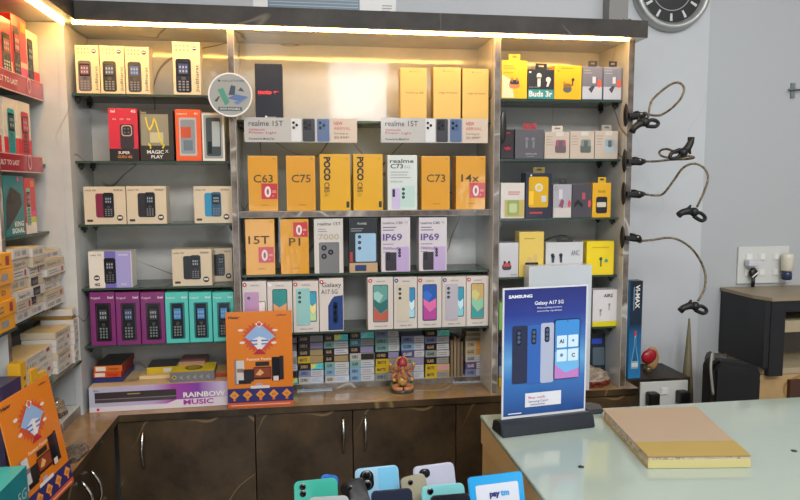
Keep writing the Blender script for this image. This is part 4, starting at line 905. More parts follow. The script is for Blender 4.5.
# grey bag and tapered roll
p = at(712, 380, 2.0)
b = MB(); base = (at(706, 400, 2.02).x, at(724, 400, 2.02).x)
pts = []
rnd = random.Random(3); cxx = sum(base)/2; zt_ = at(712, 354, 2.02).z
b.lathe([(.03, .0), (.034, .2), (.03, zt_-.12), (.035, zt_-.02), (.03, zt_), (.02, zt_-.01)], m('#4a4640', .6), n=14)
for v in b.bm.verts: v.co += Vector((rnd.uniform(-.004, .004), rnd.uniform(-.004, .004), rnd.uniform(-.006, .006) if v.co.z > .3 else 0)); v.co.z = max(v.co.z, 0)
o = b.build('crumpled_bag', None, (cxx-.0, 2.02, .0)); tag(o, 'grey-brown crumpled bag standing left of the black chair back', 'bag')
b = MB(); b.tube([(0, 0, .001), (.002, 0, at(698, 400, 2.05).z), (0, 0, at(697, 322, 2.05).z)], [.03, .0215, .003], m('#6a6046', .6), 14); o = b.build('tapered_roll', None, (at(697.5, 370, 2.05).x, 2.05+.06, 0)); tag(o, 'tall thin olive-brown tapering roll standing against the white wall', 'roll')
# cable from plug
# ================================================================ GLASS-TOPPED DESK
zw = H-.56
P0 = atz(480, 415, zw); Pb = atz(800, 397, zw); Pl = atz(545, 500, zw)
e1_ = (Pb-P0).normalized(); e2_ = (Pl-P0).normalized()
Q = [P0, P0+e1_*1.15, P0+e1_*1.15+e2_*.85, P0+e2_*.85]
cen = sum(Q, Vector())/4
dkk = tag(empty('glass_topped_desk', (cen.x, cen.y, 0)), 'cream wooden counter desk with frosted greenish white glass top', 'desk')
def quad(k, z0, z1, mat, bev=.001):
    o = [((q_-cen)*k).to_2d() for q_ in Q]; b = MB(); b.prism([(p_.x, p_.y) for p_ in o], 'z', z0, z1, mat, bev); return b
quad(1, zw-.01, zw, m('#a2b1a8', .08, 0, .6), .0015).build('glass_top', dkk)
quad(.996, zw-.07, zw-.0105, m('#d2b987', .4)).build('edge_frame', dkk)
quad(.99, 0, zw-.0705, m('#ccb27e', .4)).build('body', dkk)
for px, py in ((581, 467), (794, 451)):
    p = atz(px, py, zw)-cen; MB().lathe([(.006, 0), (.006, .001), (.004, .0016)], m('#3a3a34', .3, .6), M=Matrix.Translation((p.x, p.y, zw+.0002))).build('screw_cap', dkk)
# poster stand
b0 = atz(505, 438.5, zw); b1 = atz(593.4, 428, zw); an = math.atan2(b1.y-b0.y, b1.x-b0.x)
ps = tag(empty('poster_stand', ((b0.x+b1.x)/2, (b0.y+b1.y)/2, zw+.0003), an), 'clear upright stand with blue phone poster in a dark slanted base', 'poster stand')
ps.location += Vector((-.004, .03, 0))
L_ = (b1-b0).length/2+.006
b = MB(); b.prism([(-.03, 0), (.03, 0), (.022, .026), (-.012, .032), (-.022, .026)], 'x', -L_, L_, m('#23272f', .35), bev=.002); b.build('base', ps)
pw, ph = .209, .298
def acry(mb): return mb
bp = empty('tmp'); bpy.data.objects.remove(bp)
M_sam = gradient('poster_print', [(0, '#183f80'), (.3, '#2f6cb4'), (.45, '#5c9cd0'), (.62, '#3566ae'), (.8, '#26388a'), (1, '#222a70')], 2, .03, .33, .25, .5)
MB().box(-pw/2-.003, pw/2+.003, -.001, .002, .032, .032+ph+.004, m('#cfd2d8', .1, 0, .8)).build('acrylic_panel', ps)
MB().box(-pw/2+.001, pw/2-.001, -.0016, -.0011, .038, .032+ph, M_sam).build('poster_sheet', ps)
A = Art(ps, (-pw/2, -.0018, .032), (pw, 0, 0), (0, 0, ph))
W2 = K('#e0e4ec')
A.new('lettering'); A.txt('SAMSUNG', .05, .935, .022, W2, w=.28, bold=.04); A.txt('Galaxy A17 5G', .36, .875, .028, W2, w=.35, bold=.015); A.txt('Make anything awesome', .39, .845, .013, W2, w=.3); A.txt('security updates', .39, .82, .012, W2, w=.3)
A.new('phone_picture')
for u0, u1, v0, v1, c in ((.1, .28, .27, .72, '#262b48'), (.28, .44, .26, .72, '#2f5fae'), (.44, .6, .26, .73, '#a9b0c8')):
    A.rr(u0, v0, u1, v1, .005, K(c, .3), 2); A.rr(u0+.045, v1-.15, u0+.105, v1-.03, .005, K('#1a2036', .2), 3)
    for k in range(3): A.ell(u0+.075, v1-.055-.034*k, .0042, K('#4a5a72', .15), 4)
A.rr(.6, .28, .92, .75, .006, K('#10183a', .3), 5); A.rr(.61, .285, .91, .745, .005, K('#3f8ad0', .25), 6); A.poly([(.61, .285), (.91, .285), (.91, .36), (.74, .33), (.61, .4)], K('#b87ac0'), 7); A.poly([(.61, .4), (.74, .33), (.91, .36), (.91, .52), (.61, .5)], K('#6ab0e4'), 7); A.ell(.76, .735, .0015, BLACK, 8)
A.new('icon_tiles')
for a_, b_ in ((.63, .53), (.77, .53), (.63, .42), (.77, .42)): A.rr(a_, b_, a_+.125, b_+.095, .002, K('#c8e0f0'), 8)
A.txt('AI', .66, .565, .03, K('#16264a'), bold=.03, L=9); A.txt('C', .815, .45, .03, K('#16264a'), bold=.03, L=9); A.ell(.69, .47, .004, K('#5a7ab0'), 9); A.ell(.83, .58, .003, K('#5a7ab0'), 9)
A.new('offer_label').rect(.26, .08, .7, .19, K('#d6d8e0'), 3); A.txt('Buy with', .3, .145, .02, K('#c03a5a'), w=.2, L=5); A.txt('Samsung Care+', .3, .115, .018, K('#3a3a90'), w=.24, L=5); A.rect(.32, .092, .5, .102, K('#9a9ab0'), 5)
A.new('footnote').rect(.06, .035, .22, .042, W2)
A.end()
p = atz(601, 412, zw)
b = MB(); b.prism([(-.026, -.03), (.018, -.026), (.028, .01), (.01, .03), (-.02, .03)], 'z', 0, .012, m('#3c3e42', .4), bev=.003); o = b.build('dark_tray', None, (p.x-.018, p.y+.012, zw+.0004)); tag(o, 'small flat dark grey tray between the poster base and the file folder', 'tray')
# folder
tf = .024; zf = zw+.0006
c4 = [atz(603, 409, zw+tf), atz(697, 406.5, zw+tf), atz(751, 456, zw+tf), atz(648, 457, zw+tf)]
fc = sum(c4, Vector())/4; fo = tag(empty('file_folder', (fc.x, fc.y, zf)), 'buff paper file folder with yellow taped edge lying on the glass-topped desk', 'folder')
def ql(k, z0, z1, mat, sub=None, bev=.0006):
    pts = [((c_-fc)*k).to_2d() for c_ in c4]
    if sub: pts = sub(pts)
    b = MB(); b.prism([(p_.x, p_.y) for p_ in pts], 'z', z0, z1, mat, bev); return b
BUF = m('#a9957f', .6)
ql(1, 0, .0015, m('#c9b25a', .5)).build('back_cover', fo); ql(.985, .0017, tf-.0022, marble('paper_edges', '#b8a88c', '#d8cdb8', '#8a7a60', 40, .05, .7, 60)).build('pages', fo); ql(1, tf-.002, tf-.0003, BUF).build('front_cover', fo)
def band(pts):
    a_, b_, c_, d_ = pts; t = .74; return [d_+(a_-d_)*(1-t), c_+(b_-c_)*(1-t), c_, d_]
ql(1.002, tf-.0001, tf+.0008, m('#a8914e', .5), band).build('yellow_tape', fo)
def band2(pts):
    a_, b_, c_, d_ = pts; o_ = (c_-b_).normalized()*.0015; return [d_, c_, c_+o_, d_+o_]
ql(1.0, .0, tf-.006, m('#c2b880', .5), band2).build('yellow_spine', fo)
# ================================================================ COUNTER DISPLAY OF PHONES
zpd = H-.70
td = tag(empty('phone_display_tray', (.2, 1.16, zpd-.035)), 'dark display tray at the front of the picture carrying the leaning phones', 'tray')
MB().box(-.3, .2, -.16, .14, 0, .0345, m('#1a1a1c', .4), bev=.004).build('tray_base', td)
tb_ = tag(empty('front_table', (.2, 1.1, 0)), 'low dark table below the phones, mostly out of view', 'table')
MB().box(-.34, .205, -.3, .24, zpd-.066, zpd-.036, m('#2a2622', .5), bev=.002).build('tabletop', tb_)
for sx in (-.31, .18):
    for sy in (-.27, .21): MB().box(sx-.02, sx+.02, sy-.02, sy+.02, 0, zpd-.0665, m('#2a2622', .5)).build('leg', tb_)
def smartphone(label, x0, x1, yl, yr, col, cams, pxs=None, two=None, island=None, lean=.3, Hh=.16, rim=None):
    ym = (yl+yr)/2; d = ray((x0+x1)/2, ym); hz = Hh*math.cos(lean); Y = (-.70+hz)/d.z*d.y
    a_, c_ = at(x0, yl, Y), at(x1, yr, Y); w = c_.x-a_.x; roll = -math.atan2(c_.z-a_.z, w)
    Yb = Y-Hh*math.sin(lean)
    r = tag(empty('smartphone', ((a_.x+c_.x)/2-math.sin(roll)*Hh, Yb, zpd+.001+abs(math.sin(roll))*w/2), 0, -lean, roll), label, 'phone', 'phones leaning on the display tray')
    o = []; R_ = .009
    for cx_, cz_, a0 in ((w/2-R_, R_, -90), (w/2-R_, Hh-R_, 0), (-w/2+R_, Hh-R_, 90), (-w/2+R_, R_, 180)):
        for k in range(5): t = math.radians(a0+22.5*k); o.append((cx_+R_*math.cos(t), cz_+R_*math.sin(t)))
    MB().prism(o, 'y', 0, .0078, m(col, .22, .1, .5), bev=.0016).build('body', r)
    A = Art(r, (-w/2, -.0002, 0), (w, 0, 0), (0, 0, Hh))
    if two: A.new('side_stripe').rr(.52, .02, .975, .985, .004, m(two, .2, .1, .5), 0)
    if island:
        u0, v0, u1, v1 = island; b = MB(); oo = []; rr_ = min((u1-u0)*w, (v1-v0)*Hh)*.45
        for cx_, cz_, a0 in ((u1*w-w/2-rr_, v0*Hh+rr_, -90), (u1*w-w/2-rr_, v1*Hh-rr_, 0), (u0*w-w/2+rr_, v1*Hh-rr_, 90), (u0*w-w/2+rr_, v0*Hh+rr_, 180)):
            for k in range(5): t = math.radians(a0+22.5*k); oo.append((cx_+rr_*math.cos(t), cz_+rr_*math.sin(t)))
        b.prism(oo, 'y', -.0016, .0005, m('#15161a', .15), bev=.0005); b.build('camera_island', r)
    for u, v, rad in cams:
        T = Matrix.Translation((u*w-w/2, -.0018 if island else -.0002, v*Hh)) @ Mrot(x=math.pi/2)
        MB().lathe([(rad, 0), (rad, .0012), (rad*.85, .0016)], m('#8a8a86', .2, .8), n=24, M=T).build('lens_ring', r)
        MB().lathe([(rad*.84, .0012), (rad*.84, .0018), (rad*.4, .002)], m('#0a0c12', .08), n=24, M=T).build('lens', r)
    A.end(); return r
smartphone('bright blue phone, only a corner showing behind the teal phone', 322, 340, 474.5, 476.5, '#1f6cc0', [])
smartphone('teal green phone with two round lenses, leftmost of the leaning phones', 293.5, 337, 483, 478.6, '#3fae9c', [(.2, .935, .0062), (.2, .86, .0062)])
smartphone('dark brown-black phone tilted behind, between teal and light blue phones', 337, 362, 486, 476.5, '#171312', [(.4, .93, .004)])
smartphone('silver-white phone edge low in front of the teal phone', 308, 349, 498.6, 496.2, '#a8acac', [])
smartphone('two-tone light blue phone with a black twin-lens island', 354.5, 398, 470.5, 466, '#9ccbe6', [(.26, .92, .0085), (.26, .81, .0085)], two='#7cc4ea', island=(.1, .74, .42, .975), lean=.27)
smartphone('beige phone tilted behind, between the light blue and lavender phones', 399, 424, 480, 474, '#9f9a84', [(.38, .93, .005)])
smartphone('pale lavender-white phone with black rounded camera block', 412.5, 453.5, 469, 463.5, '#c2c4d8', [(.27, .93, .004)], island=(.14, .86, .4, .965), lean=.25)
smartphone('glossy navy phone low in front of the light blue phone', 371, 412, 492, 488.5, '#1a2238', [])
smartphone('mint blue phone with light streak in front of the lavender phone', 421, 464, 487.5, 483.5, '#7cc4c8', [(.2, .94, .0062)])
smartphone('black phone, front right of the leaning phones', 430, 470, 496.5, 493.5, '#101218', [])
# payment stand
Y = 1.12; a_, c_ = at(472.5, 480, Y), at(527, 476, Y); w = c_.x-a_.x; hq = (a_.z-zpd)/.975
r = tag(empty('payment_sign', ((a_.x+c_.x)/2+.002, Y-.03, zpd+.004), .0, -.22, -.055), 'sky-blue framed payment sign with white centre in the front of the picture', 'sign')
zs_ = r.location.z
o = []; R_ = .005
for cx_, cz_, a0 in ((w/2-R_, R_, -90), (w/2-R_, hq-R_, 0), (-w/2+R_, hq-R_, 90), (-w/2+R_, R_, 180)):
    for k in range(5): t = math.radians(a0+22.5*k); o.append((cx_+R_*math.cos(t), cz_+R_*math.sin(t)))
MB().prism(o, 'y', 0, .006, m('#1f9cdc', .3), bev=.001).build('frame', r)
A = Art(r, (-w/2, -.0002, 0), (w, 0, 0), (0, 0, hq)); TT = .13/hq; A.new('white_centre').rr(.12, .1, .9, 1-.12*TT, .003, m('#cdd3e0', .4), 1); A.new('lettering'); A.txt('pay', .36, 1-.29*TT, .075*TT, K('#1c2f6c'), w=.19, bold=.06, L=3); A.txt('tm', .56, 1-.29*TT, .075*TT, K('#2f9cd8'), w=.16, bold=.06, L=3); A.end()
MB().box(-.02, .02, .0065, .04, -.0, .004, m('#1f9cdc', .3)).build('foot', r)
# ================================================================ CENTRE POSTER, STATUE
def d_haier(A):
    A.new('lettering'); A.txt('Haier', .04, .93, .028, INK, w=.17, bold=.03); A.txt('offer', .76, .95, .015, INK, w=.16, bold=.02)
    A.new('starburst')
    pts = []
    for k in range(48):
        t = 2*math.pi*k/48; rr_ = 1 if k % 2 else .78; pts.append((.5+.27*rr_*math.cos(t), .73+.17*rr_*math.sin(t)))
    A.poly(pts, K('#c8502e'), 1)
    A.new('kite_picture'); A.poly([(.28, .735), (.5, .62), (.74, .735), (.5, .88)], K('#8fb0dc'), 2); A.poly([(.36, .7), (.5, .58), (.66, .7), (.5, .74)], K('#dcdce6'), 3); A.poly([(.5, .9), (.56, .87), (.5, .83), (.44, .87)], K('#e8e0dc'), 4); A.ell(.5, .868, .006, K('#d0503a'), 5)
    A.poly([(.4, .555), (.6, .555), (.5, .62)], K('#b01c38'), 5); A.rect(.36, .69, .64, .705, K('#4a68b0'), 4); A.rect(.38, .655, .62, .668, K('#4a68b0'), 4); A.rect(.47, .61, .53, .72, WHITE, 6)
    for u, v in ((.22, .81), (.24, .68), (.74, .8), (.72, .67)): A.ell(u, v, .008, K('#e8d8d0'), 3, ry=.0035)
    A.txt('Fastest Festival', .3, .49, .028, K('#f0dcc0'), w=.42, bold=.01)
    A.new('appliance_picture'); A.rect(.11, .24, .18, .5, K('#8a7a78'), 2); A.rect(.14, .25, .26, .495, K('#c8c6c6'), 3); A.rect(.15, .37, .25, .41, K('#8a6a68'), 4); A.rect(.25, .27, .4, .4, K('#241c22'), 3); A.rect(.43, .43, .64, .475, K('#1c1a20'), 3)
    A.rect(.4, .29, .67, .42, K('#1c1418'), 4); A.rect(.41, .31, .66, .41, K('#8a3a20'), 5); A.poly([(.43, .34), (.5, .4), (.56, .36), (.5, .33)], K('#d8a86a'), 6); A.rect(.68, .27, .8, .52, K('#1a1a20', .15), 4); A.rect(.8, .28, .86, .53, K('#2c2c34', .15), 4); A.rect(.17, .25, .36, .29, K('#18161a'), 6); A.rect(.7, .27, .78, .32, K('#d8c8c0'), 6); A.ell(.48, .235, .011, K('#b09aa0'), 3, ry=.005)
    A.new('bottom_band').rect(0, .05, 1, .2, K('#2c2a68'), 2); A.rect(.35, .195, .64, .225, K('#d8d0d0'), 4)
    for k in range(5):
        u = .1+.2*k; A.poly([(u-.075, .13), (u, .085), (u+.075, .13), (u, .18)], K('#e09038'), 4); A.rect(u-.02, .07, u+.02, .09, K('#e07028'), 4); A.txt('10', u, .117, .025, K('#6a2a10'), al='c', w=.05, L=6)
    A.new('footer').rect(0, 0, 1, .05, K('#c8582a'), 2); A.rect(.05, .018, .95, .028, K('#e0b0a0'), 3)
ORG = m('#d87a1a', .3, 0, .35)
def standee(label, loc, w, h, rz=0, rx=0):
    r = tag(empty('advert_standee', loc, rz, rx), label, 'poster')
    MB().box(-w/2, w/2, -.001, .001, 0, h, ORG).build('printed_board', r)
    A = Art(r, (-w/2, -.001, 0), (w, 0, 0), (0, 0, h)); d_haier(A); A.end()
    b = MB(); b.prism([(.001, h*.7), (.001, .0), (.04, .0)], 'x', -.0006, .0006, m('#b8a58a', .7)); b.build('easel_back', r); return r
a_ = atz(227.3, 404.8, zc); c_ = atz(293.8, 401, zc); ys_ = (a_.y+c_.y)/2-.003; x0, x1 = at(227, 400, ys_).x, at(293, 400, ys_).x
ys_ = 1.918
x0, x1 = at(226.8, 360, ys_).x, at(292.6, 360, ys_).x
standee('orange appliance offer poster standing upright on the worktop in the centre left', ((x0+x1)/2, ys_, zc+.0006), x1-x0, at(259, 311.5, ys_).z-zc, .0)
# left poster facing the aisle
Xp = -.53
a_ = atx(0, 404, Xp-.02); c_ = atx(44, 379, Xp-.02)
standee('orange appliance offer poster leaning on the left worktop, seen at a slant', (Xp+.012, (a_.y+c_.y)/2+.02, zc+.0008), .205, .247, math.pi/2-.08, -.17)
# figurine
p = atz(404, 394, zc); CL = m('#a8704a', .4); GD = m('#c49a5a', .3, .3); 
fg = tag(empty('seated_figurine', (p.x-.002, p.y+.024, zc+.0005)), 'small terracotta and gold seated elephant-headed figurine on the worktop', 'figurine')
MB().lathe([(.036, 0), (.038, .003), (.036, .008), (.032, .01)], m('#3a4a44', .2, 0, .5), n=32, M=Matrix.Scale(.72, 4, (0, 1, 0))).build('base', fg)
b = MB(); b.ball((0, .006, .042), (.021, .017, .026), CL); b.ball((0, -.008, .036), (.016, .012, .017), GD)
for s_ in (-1, 1):
    b.tube(smooth([(s_*.01, 0, .022), (s_*.028, -.012, .02), (s_*.022, -.022, .016), (s_*.002, -.024, .014)]), .0075, CL, 10)
    b.tube(smooth([(s_*.018, .004, .06), (s_*.031, .0, .048), (s_*.028, -.014, .042)]), .0052, CL, 10); b.ball((s_*.028, -.017, .043), .006, GD)
    b.tube(smooth([(s_*.018, .01, .062), (s_*.034, .008, .066), (s_*.037, .002, .082)]), .0045, CL, 10); b.ball((s_*.037, .0, .087), (.006, .005, .007), GD)
    b.ball((s_*.017, .002, .078), (.011, .004, .012), CL); b.ball((s_*.0055, -.0125, .083), .0016, BLACK)
b.ball((0, 0, .078), (.0135, .0135, .014), CL); b.tube(smooth([(0, -.01, .076), (0, -.0185, .066), (.001, -.02, .054), (.007, -.021, .048), (.011, -.022, .052)]), [.0055]*8+[.0045]*9+[.0035]*8+[.003]*8, CL, 10)
b.build('body', fg)
b = MB(); b.lathe([(.0155, .086), (.0165, .09), (.013, .1), (.007, .108), (.002, .113)], m('#a02c3a', .4), n=20); b.build('crown', fg)
b = MB(); b.lathe([(.017, .0), (.022, .001), (.0225, .004), (.017, .004), (.017, 0)], GD, n=28, M=Matrix.Translation((0, .008, .09)) @ Mrot(x=math.pi/2), cap=False); b.build('halo', fg)
for s_ in (-1, 1): MB().ball((s_*.032, .004, .021), (.007, .01, .011), m('#4a6a3a', .4)).build('green_cushion', fg)
# box on canopy
Y = 1.93; x0, x1 = at(253, 4, Y).x, at(396, 8, Y).x
carton('flat_appliance_box', 'white box with dark striped picture lying on top of the canopy', 'box', x1-x0, .18, .075, m('#cfcfce', .5), ((x0+x1)/2, Y+.09, ZCAN+.0515), design=lambda A: (A.new('keyboard_picture').rect(.1, .13, .74, .9, K('#4a6272')), [A.rect(.11, .2+.12*k, .73, .23+.12*k, K('#7a90a0'), 2) for k in range(6)], A.new('lettering').lines(.9, .98, (.3, .2, .1), .05, GREY)))
p = at(622, 17, 1.96); b = MB()
for k in range(9):
    t = k*.7; b.tube([(0, 0, .002), (.012*math.cos(t), .008*math.sin(t), .006+.002*(k % 3)), (.02*math.cos(t), .014*math.sin(t), .004)], [.0012, .0028, .0006], m('#2a5a34', .5), 5)
o = b.build('leaf_sprig', None, (p.x+.0, 1.93, ZCAN+.0515)); tag(o, 'small dark green sprig lying on the right end of the canopy', 'leaves')
o = crumple('dark_bundle', 'dark crumpled bundle lying on the canopy left of the green sprig', (at(596, 15, 1.98).x, 1.98, ZCAN+.0515), (.03, .02, .008), [m('#2a2826', .7)], .3, 9, 'bundle')
# dark disc behind right divider (clip-on mirror)
p = at(504, 127, 1.94)
b = MB(); b.ball((0, 0, 0), (.0115, .006, .05), m('#201e1c', .3)); o = b.build('oval_clamp_pad', None, (XM1R+.012, 1.935, p.z)); tag(o, 'dark oval clamp pad fixed on the right face of the right divider', 'clamp')
for (xa, xb, py, lab) in ((452, 494, 381.5, 'crinkled pale blue plastic strip lying before the right end of the bottom board'), (297, 332, 391, 'pale blue plastic strip lying on the worktop just right of the centre poster')):
    u0, u1 = atz(xa, py+ (1 if xa < 400 else 1.2), zc), atz(xb, py-(1.6 if xa < 400 else .8), zc); n_ = 14; b = MB()
    for k in range(n_):
        q0_, q1_ = u0.lerp(u1, k/n_), u0.lerp(u1, (k+1)/n_); h_ = .0008+.0022*random.random(); h2 = .0008+.0022*random.random()
        if k == 0: h_ = .001
        b.box(q0_.x, q1_.x, 2.0-.012, 2.0+.012, 0, h_+.0015, m('#a9bccb', .2, 0, .6), bev=.0005)
    for v in b.bm.verts: v.co.x -= (u0.x+u1.x)/2; v.co.y -= 2.0
    o = b.build('plastic_strip', None, ((u0.x+u1.x)/2, (u0.y+u1.y)/2, zc+.0006), (0, 0, 0)); tag(o, lab, 'strip')
# ================================================================ LEFT UNIT CONTENTS
def lb(name, lab, px0, px1, yt, z, body, design=None, X=XF, d=.05, **k):
    ya = atx(px0, (yt+yt+60)/2, X).y if px0 > -30 else 1.5; yb_ = atx(px1, yt+30, X).y; h = atx(px1, yt, X).z-z
    return carton(name, lab, 'box', yb_-ya-.001, d, h, body, (X-d/2, (ya+yb_)/2, z+.0006), rz=math.pi/2, design=design, **k)
REDB = m('#c81e34', .35, 0, .3)
def l1(A):
    A.new('phone_picture'); feature_phone(A, .2, .1, .86, .76, K('#26282c', .25), '#8a3a3a', '#b8c0b8', r=.006, L=2); A.new('bottom_panel').rect(0, 0, 1, .18, K('#e07a2a')); A.rect(.86, .2, 1, .34, K('#d8b89a')); A.rect(.86, .1, 1, .2, K('#a8b83a'), 2)
def l2(A):
    A.new('phone_picture'); feature_phone(A, .06, .02, .5, .84, K('#2c1c22', .25), '#8a2030', '#7a7a7c', r=.005, L=2); A.new('badge').rect(.6, .8, .95, .95, K('#e07a2a'), 2); A.new('bottom_panel').rect(.5, .0, 1, .28, K('#d84a80')); A.rect(.5, .28, 1, .36, K('#d8b89a'), 2)
def l3(A):
    A.new('phone_picture'); feature_phone(A, .05, .04, .5, .86, K('#1c1a1c', .25), '#2a2628', '#4a4a4c', r=.006, L=2); A.new('bottom_panel').rect(.5, 0, 1, .34, RED)
lb('phone_box', 'red phone box with large keypad phone, nearest on the topmost side shelf', -1, 12, 22, zl1, REDB, l1)
lb('phone_box', 'red phone box with orange corner badge, second on the topmost side shelf', 12.6, 26.8, 22.5, zl1, REDB, l2)
lb('phone_box', 'cream and red phone box with black phone, farthest on the topmost side shelf', 27.2, 39, 37, zl1, m('#d8cfb8', .4), l3)
def lstrip(lab, y0l, y1r, pa, pb_):
    X = XF+.006; q0 = atx(*pa, X); q1 = atx(*pb_, X); w = q1.y-1.5; h = abs(q1.z-q0.z)
    r = tag(empty('shelf_advert_strip', (X, (q1.y+1.5)/2, q1.z), math.pi/2), lab, 'sign', 'red advert strips on the side shelves')
    MB().box(-w/2, w/2, -.001, .001, 0, h, m('#a01c30', .2, 0, .5)).build('plastic_card', r); A = Art(r, (-w/2, -.001, 0), (w, 0, 0), (0, 0, h))
    A.new('white_edges').rect(0, .95, 1, 1, K('#d0a0a0'), 1); A.rect(0, 0, 1, .06, K('#c8a8a8'), 1)
    A.new('lettering'); A.txt('BUILT TO LAST', .32, .38, .26, K('#dcc8c8'), w=.3, bold=.02); 
    A.new('ring_emblem').ell(.78, .6, .012, K('#d8a8a8'), 2, ry=.02); A.ell(.78, .6, .008, m('#a01c30', .2, 0, .5), 3, ry=.015); A.end()
lstrip('red advert strip with white letters on the topmost side shelf edge', 0, 0, (43, 84), (43, 101.6))
lstrip('red advert strip with white letters on the second side shelf edge', 0, 0, (43, 157), (43, 173.5))
def l4(c, s_, b_):
    def f(A): A.new('bottom_panel').rect(0, 0, 1, .38, RED); A.new('phone_picture'); feature_phone(A, .3, .12, .84, .84, K(c, .25), s_, b_, r=.007, L=2); A.new('lettering'); A.txt('itel', .2, .04, .06, WHITE, w=.5)
    return f
lb('phone_box', 'white and red phone box, cut by the picture edge, second side shelf', -20, .4, 95, zl2, m('#cfc8c0', .4), l4('#8a4a9a', '#3a2a40', '#b08ac0'))
lb('phone_box', 'white and red phone box picturing a teal keypad phone, second side shelf', 3.6, 17, 101, zl2, m('#d2cabc', .4), l4('#2a9a9c', '#1a2426', '#1a7478'))
lb('phone_box', 'white and red phone box picturing a red keypad phone, farthest on second side shelf', 17.4, 31, 105, zl2, m('#d2cabc', .4), l4('#b8283a', '#c0303e', '#2a2022'))
def l5(A):
    A.new('phone_picture'); A.poly([(.05, .1), (.1, .6), (.35, .82), (.8, .7), (.88, .52), (.5, .3)], K('#26262a', .3), 1); A.rr(.3, .55, .6, .74, .004, K('#0e0e12', .2), 2)
    A.new('lettering'); A.txt('KING', .45, .16, .08, WHITE, w=.45, bold=.03); A.txt('SIGNAL', .3, .05, .08, WHITE, w=.62, bold=.03); A.new('badge').ell(.72, .95, .006, K('#d8487a'))
def l6(A): A.new('phone_picture'); feature_phone(A, .1, .15, .5, .82, K('#8ab0a0', .3), '#a02838', '#4a6a5c', r=.005, L=2); A.new('bottom_panel').rect(0, 0, 1, .2, K('#d8d2c8')); A.rect(.5, .2, 1, .3, K('#b8c030')); A.rect(.5, .3, 1, .4, K('#d8407a')); A.new('badge').rect(.55, .84, .9, .95, K('#e07a2a'))
lb('phone_box', 'teal phone box picturing a tilted black phone, third side shelf', 4, 24.6, 176.5, zl3, m('#14757a', .35, 0, .3), l5)
lb('phone_box', 'narrow red phone box with green handset, beside the teal one on the side shelf', 25, 36, 178.5, zl3, REDB, l6)
# broad lower shelves of the side unit
XG = -.625; e_ = atx(87, 356, XG); zs5 = e_.z; 
shelf('glass_shelf', 'wide low glass shelf of the side unit under the white flat box piles', -.879, XG, zs5, yq+.001, YP-.001, br=False)
zs4 = atx(45, 311, -.66).z
shelf('glass_shelf', 'fourth glass shelf of the side unit under the upper white piles', -.879, -.668, zs4, yq+.001, YP-.001, br=False)
FW = m('#c4c0ba', .45, 0, .1); FTP = m('#c2a878', .5)
def d_end(k):
    def f(A):
        A.new('lettering')
        if k == 0: A.txt('11D', .12, .3, .4, INK, w=.3); A.rect(.55, .25, .8, .7, GREY)
        elif k == 1: A.lines(.1, .7, (.3, .6), .1, K('#6a6a70')); A.rect(.78, .2, .9, .8, K('#a0303a'))
        else: A.txt('Super D', .1, .3, .35, K('#4a4a52'), w=.7)
    return f
num = ['topmost', 'second', 'third', 'fourth', 'fifth', 'sixth', 'seventh', 'eighth', 'ninth']
def pile(where, Xf, y0, y1, z0, ztop, n, wx, bodies, tops=None, jit=.006, black=(), tilt=0):
    t = (ztop-z0)/n
    for i in range(n):
        k = n-1-i; bx = bodies[i % len(bodies)]; dx = random.uniform(-jit, jit); w = y1-y0
        r = carton('screen_guard_box', f'{bx[1]} flat box, {num[k] if k == 0 else num[k]+" from top"}, {where}', 'box', w-.002-random.uniform(0, .004), wx, t-.0008, bx[0], (Xf-wx/2-.006+dx, (y0+y1)/2, z0+.0004+t*i), rz=math.pi/2+random.uniform(-.02, .02), top=FTP if bx[1] != 'orange-yellow' else m('#e8a018', .4), group='flat boxes piled on the side unit')
        A = front(r, w-.006, wx, t-.0008)
        if i in black: A.new('black_panel').rect(.05, .08, .6, .92, BLACK); A.txt('GLASS', .12, .3, .35, K('#a8a8a8'), w=.4, L=3)
        else: d_end(i % 3)(A)
        A.end()
        A = Art(r, (-w/2+.003, wx/2, 0), (0, -wx, 0), (0, 0, t-.0008)); A.U = Vector((0, -wx, 0)); A.N = Vector((-1, 0, 0)); A.O = Vector((-(w-.006)/2, wx/2, 0))
        A.new('end_printing'); A.lines(.2, .5, (.4,), .2, K('#77777c')); A.rect(.7, .3, .82, .75, K('#8a8a90')); A.end()
WB = (FW, 'white'); CRB = (m('#b8ac98', .5), 'cream'); OLB = (m('#8a7a3a', .5), 'olive-edged')
ya = atx(46, 352, XG).y; yb_ = atx(62, 345, XG).y; yc_ = atx(76, 335, XG).y
pile('nearest lower pile on the side unit', XG-.02, yq+.004, yb_-.001, zs5, atx(46, 348, XG-.02).z, 5, .085, [WB], jit=.003)
pile('middle lower pile on the side unit', XG-.008, yb_, yc_-.001, zs5, atx(62, 332, XG).z, 6, .085, [WB, WB, CRB], jit=.002)
pile('farthest lower pile on the side unit', XG, yc_, YP-.003, zs5, atx(78, 318, XG).z, 7, .085, [WB], jit=.002)
zt7 = atx(78, 318, XG).z
carton('flat_board', 'brown wooden-edged flat board across the top of the lower side piles', 'board', YP-.006-yc_, .15, .009, m('#8a6a34', .5), (XG-.084, (YP+yc_)/2, zt7+.0006), rz=math.pi/2, part='board_body')
carton('screen_guard_box', 'large white cream-topped flat box lying on the brown board near the corner', 'box', YP-.008-yc_, .16, .018, FW, (XG-.088, (YP+yc_)/2, zt7+.0102), rz=math.pi/2, top=FTP)
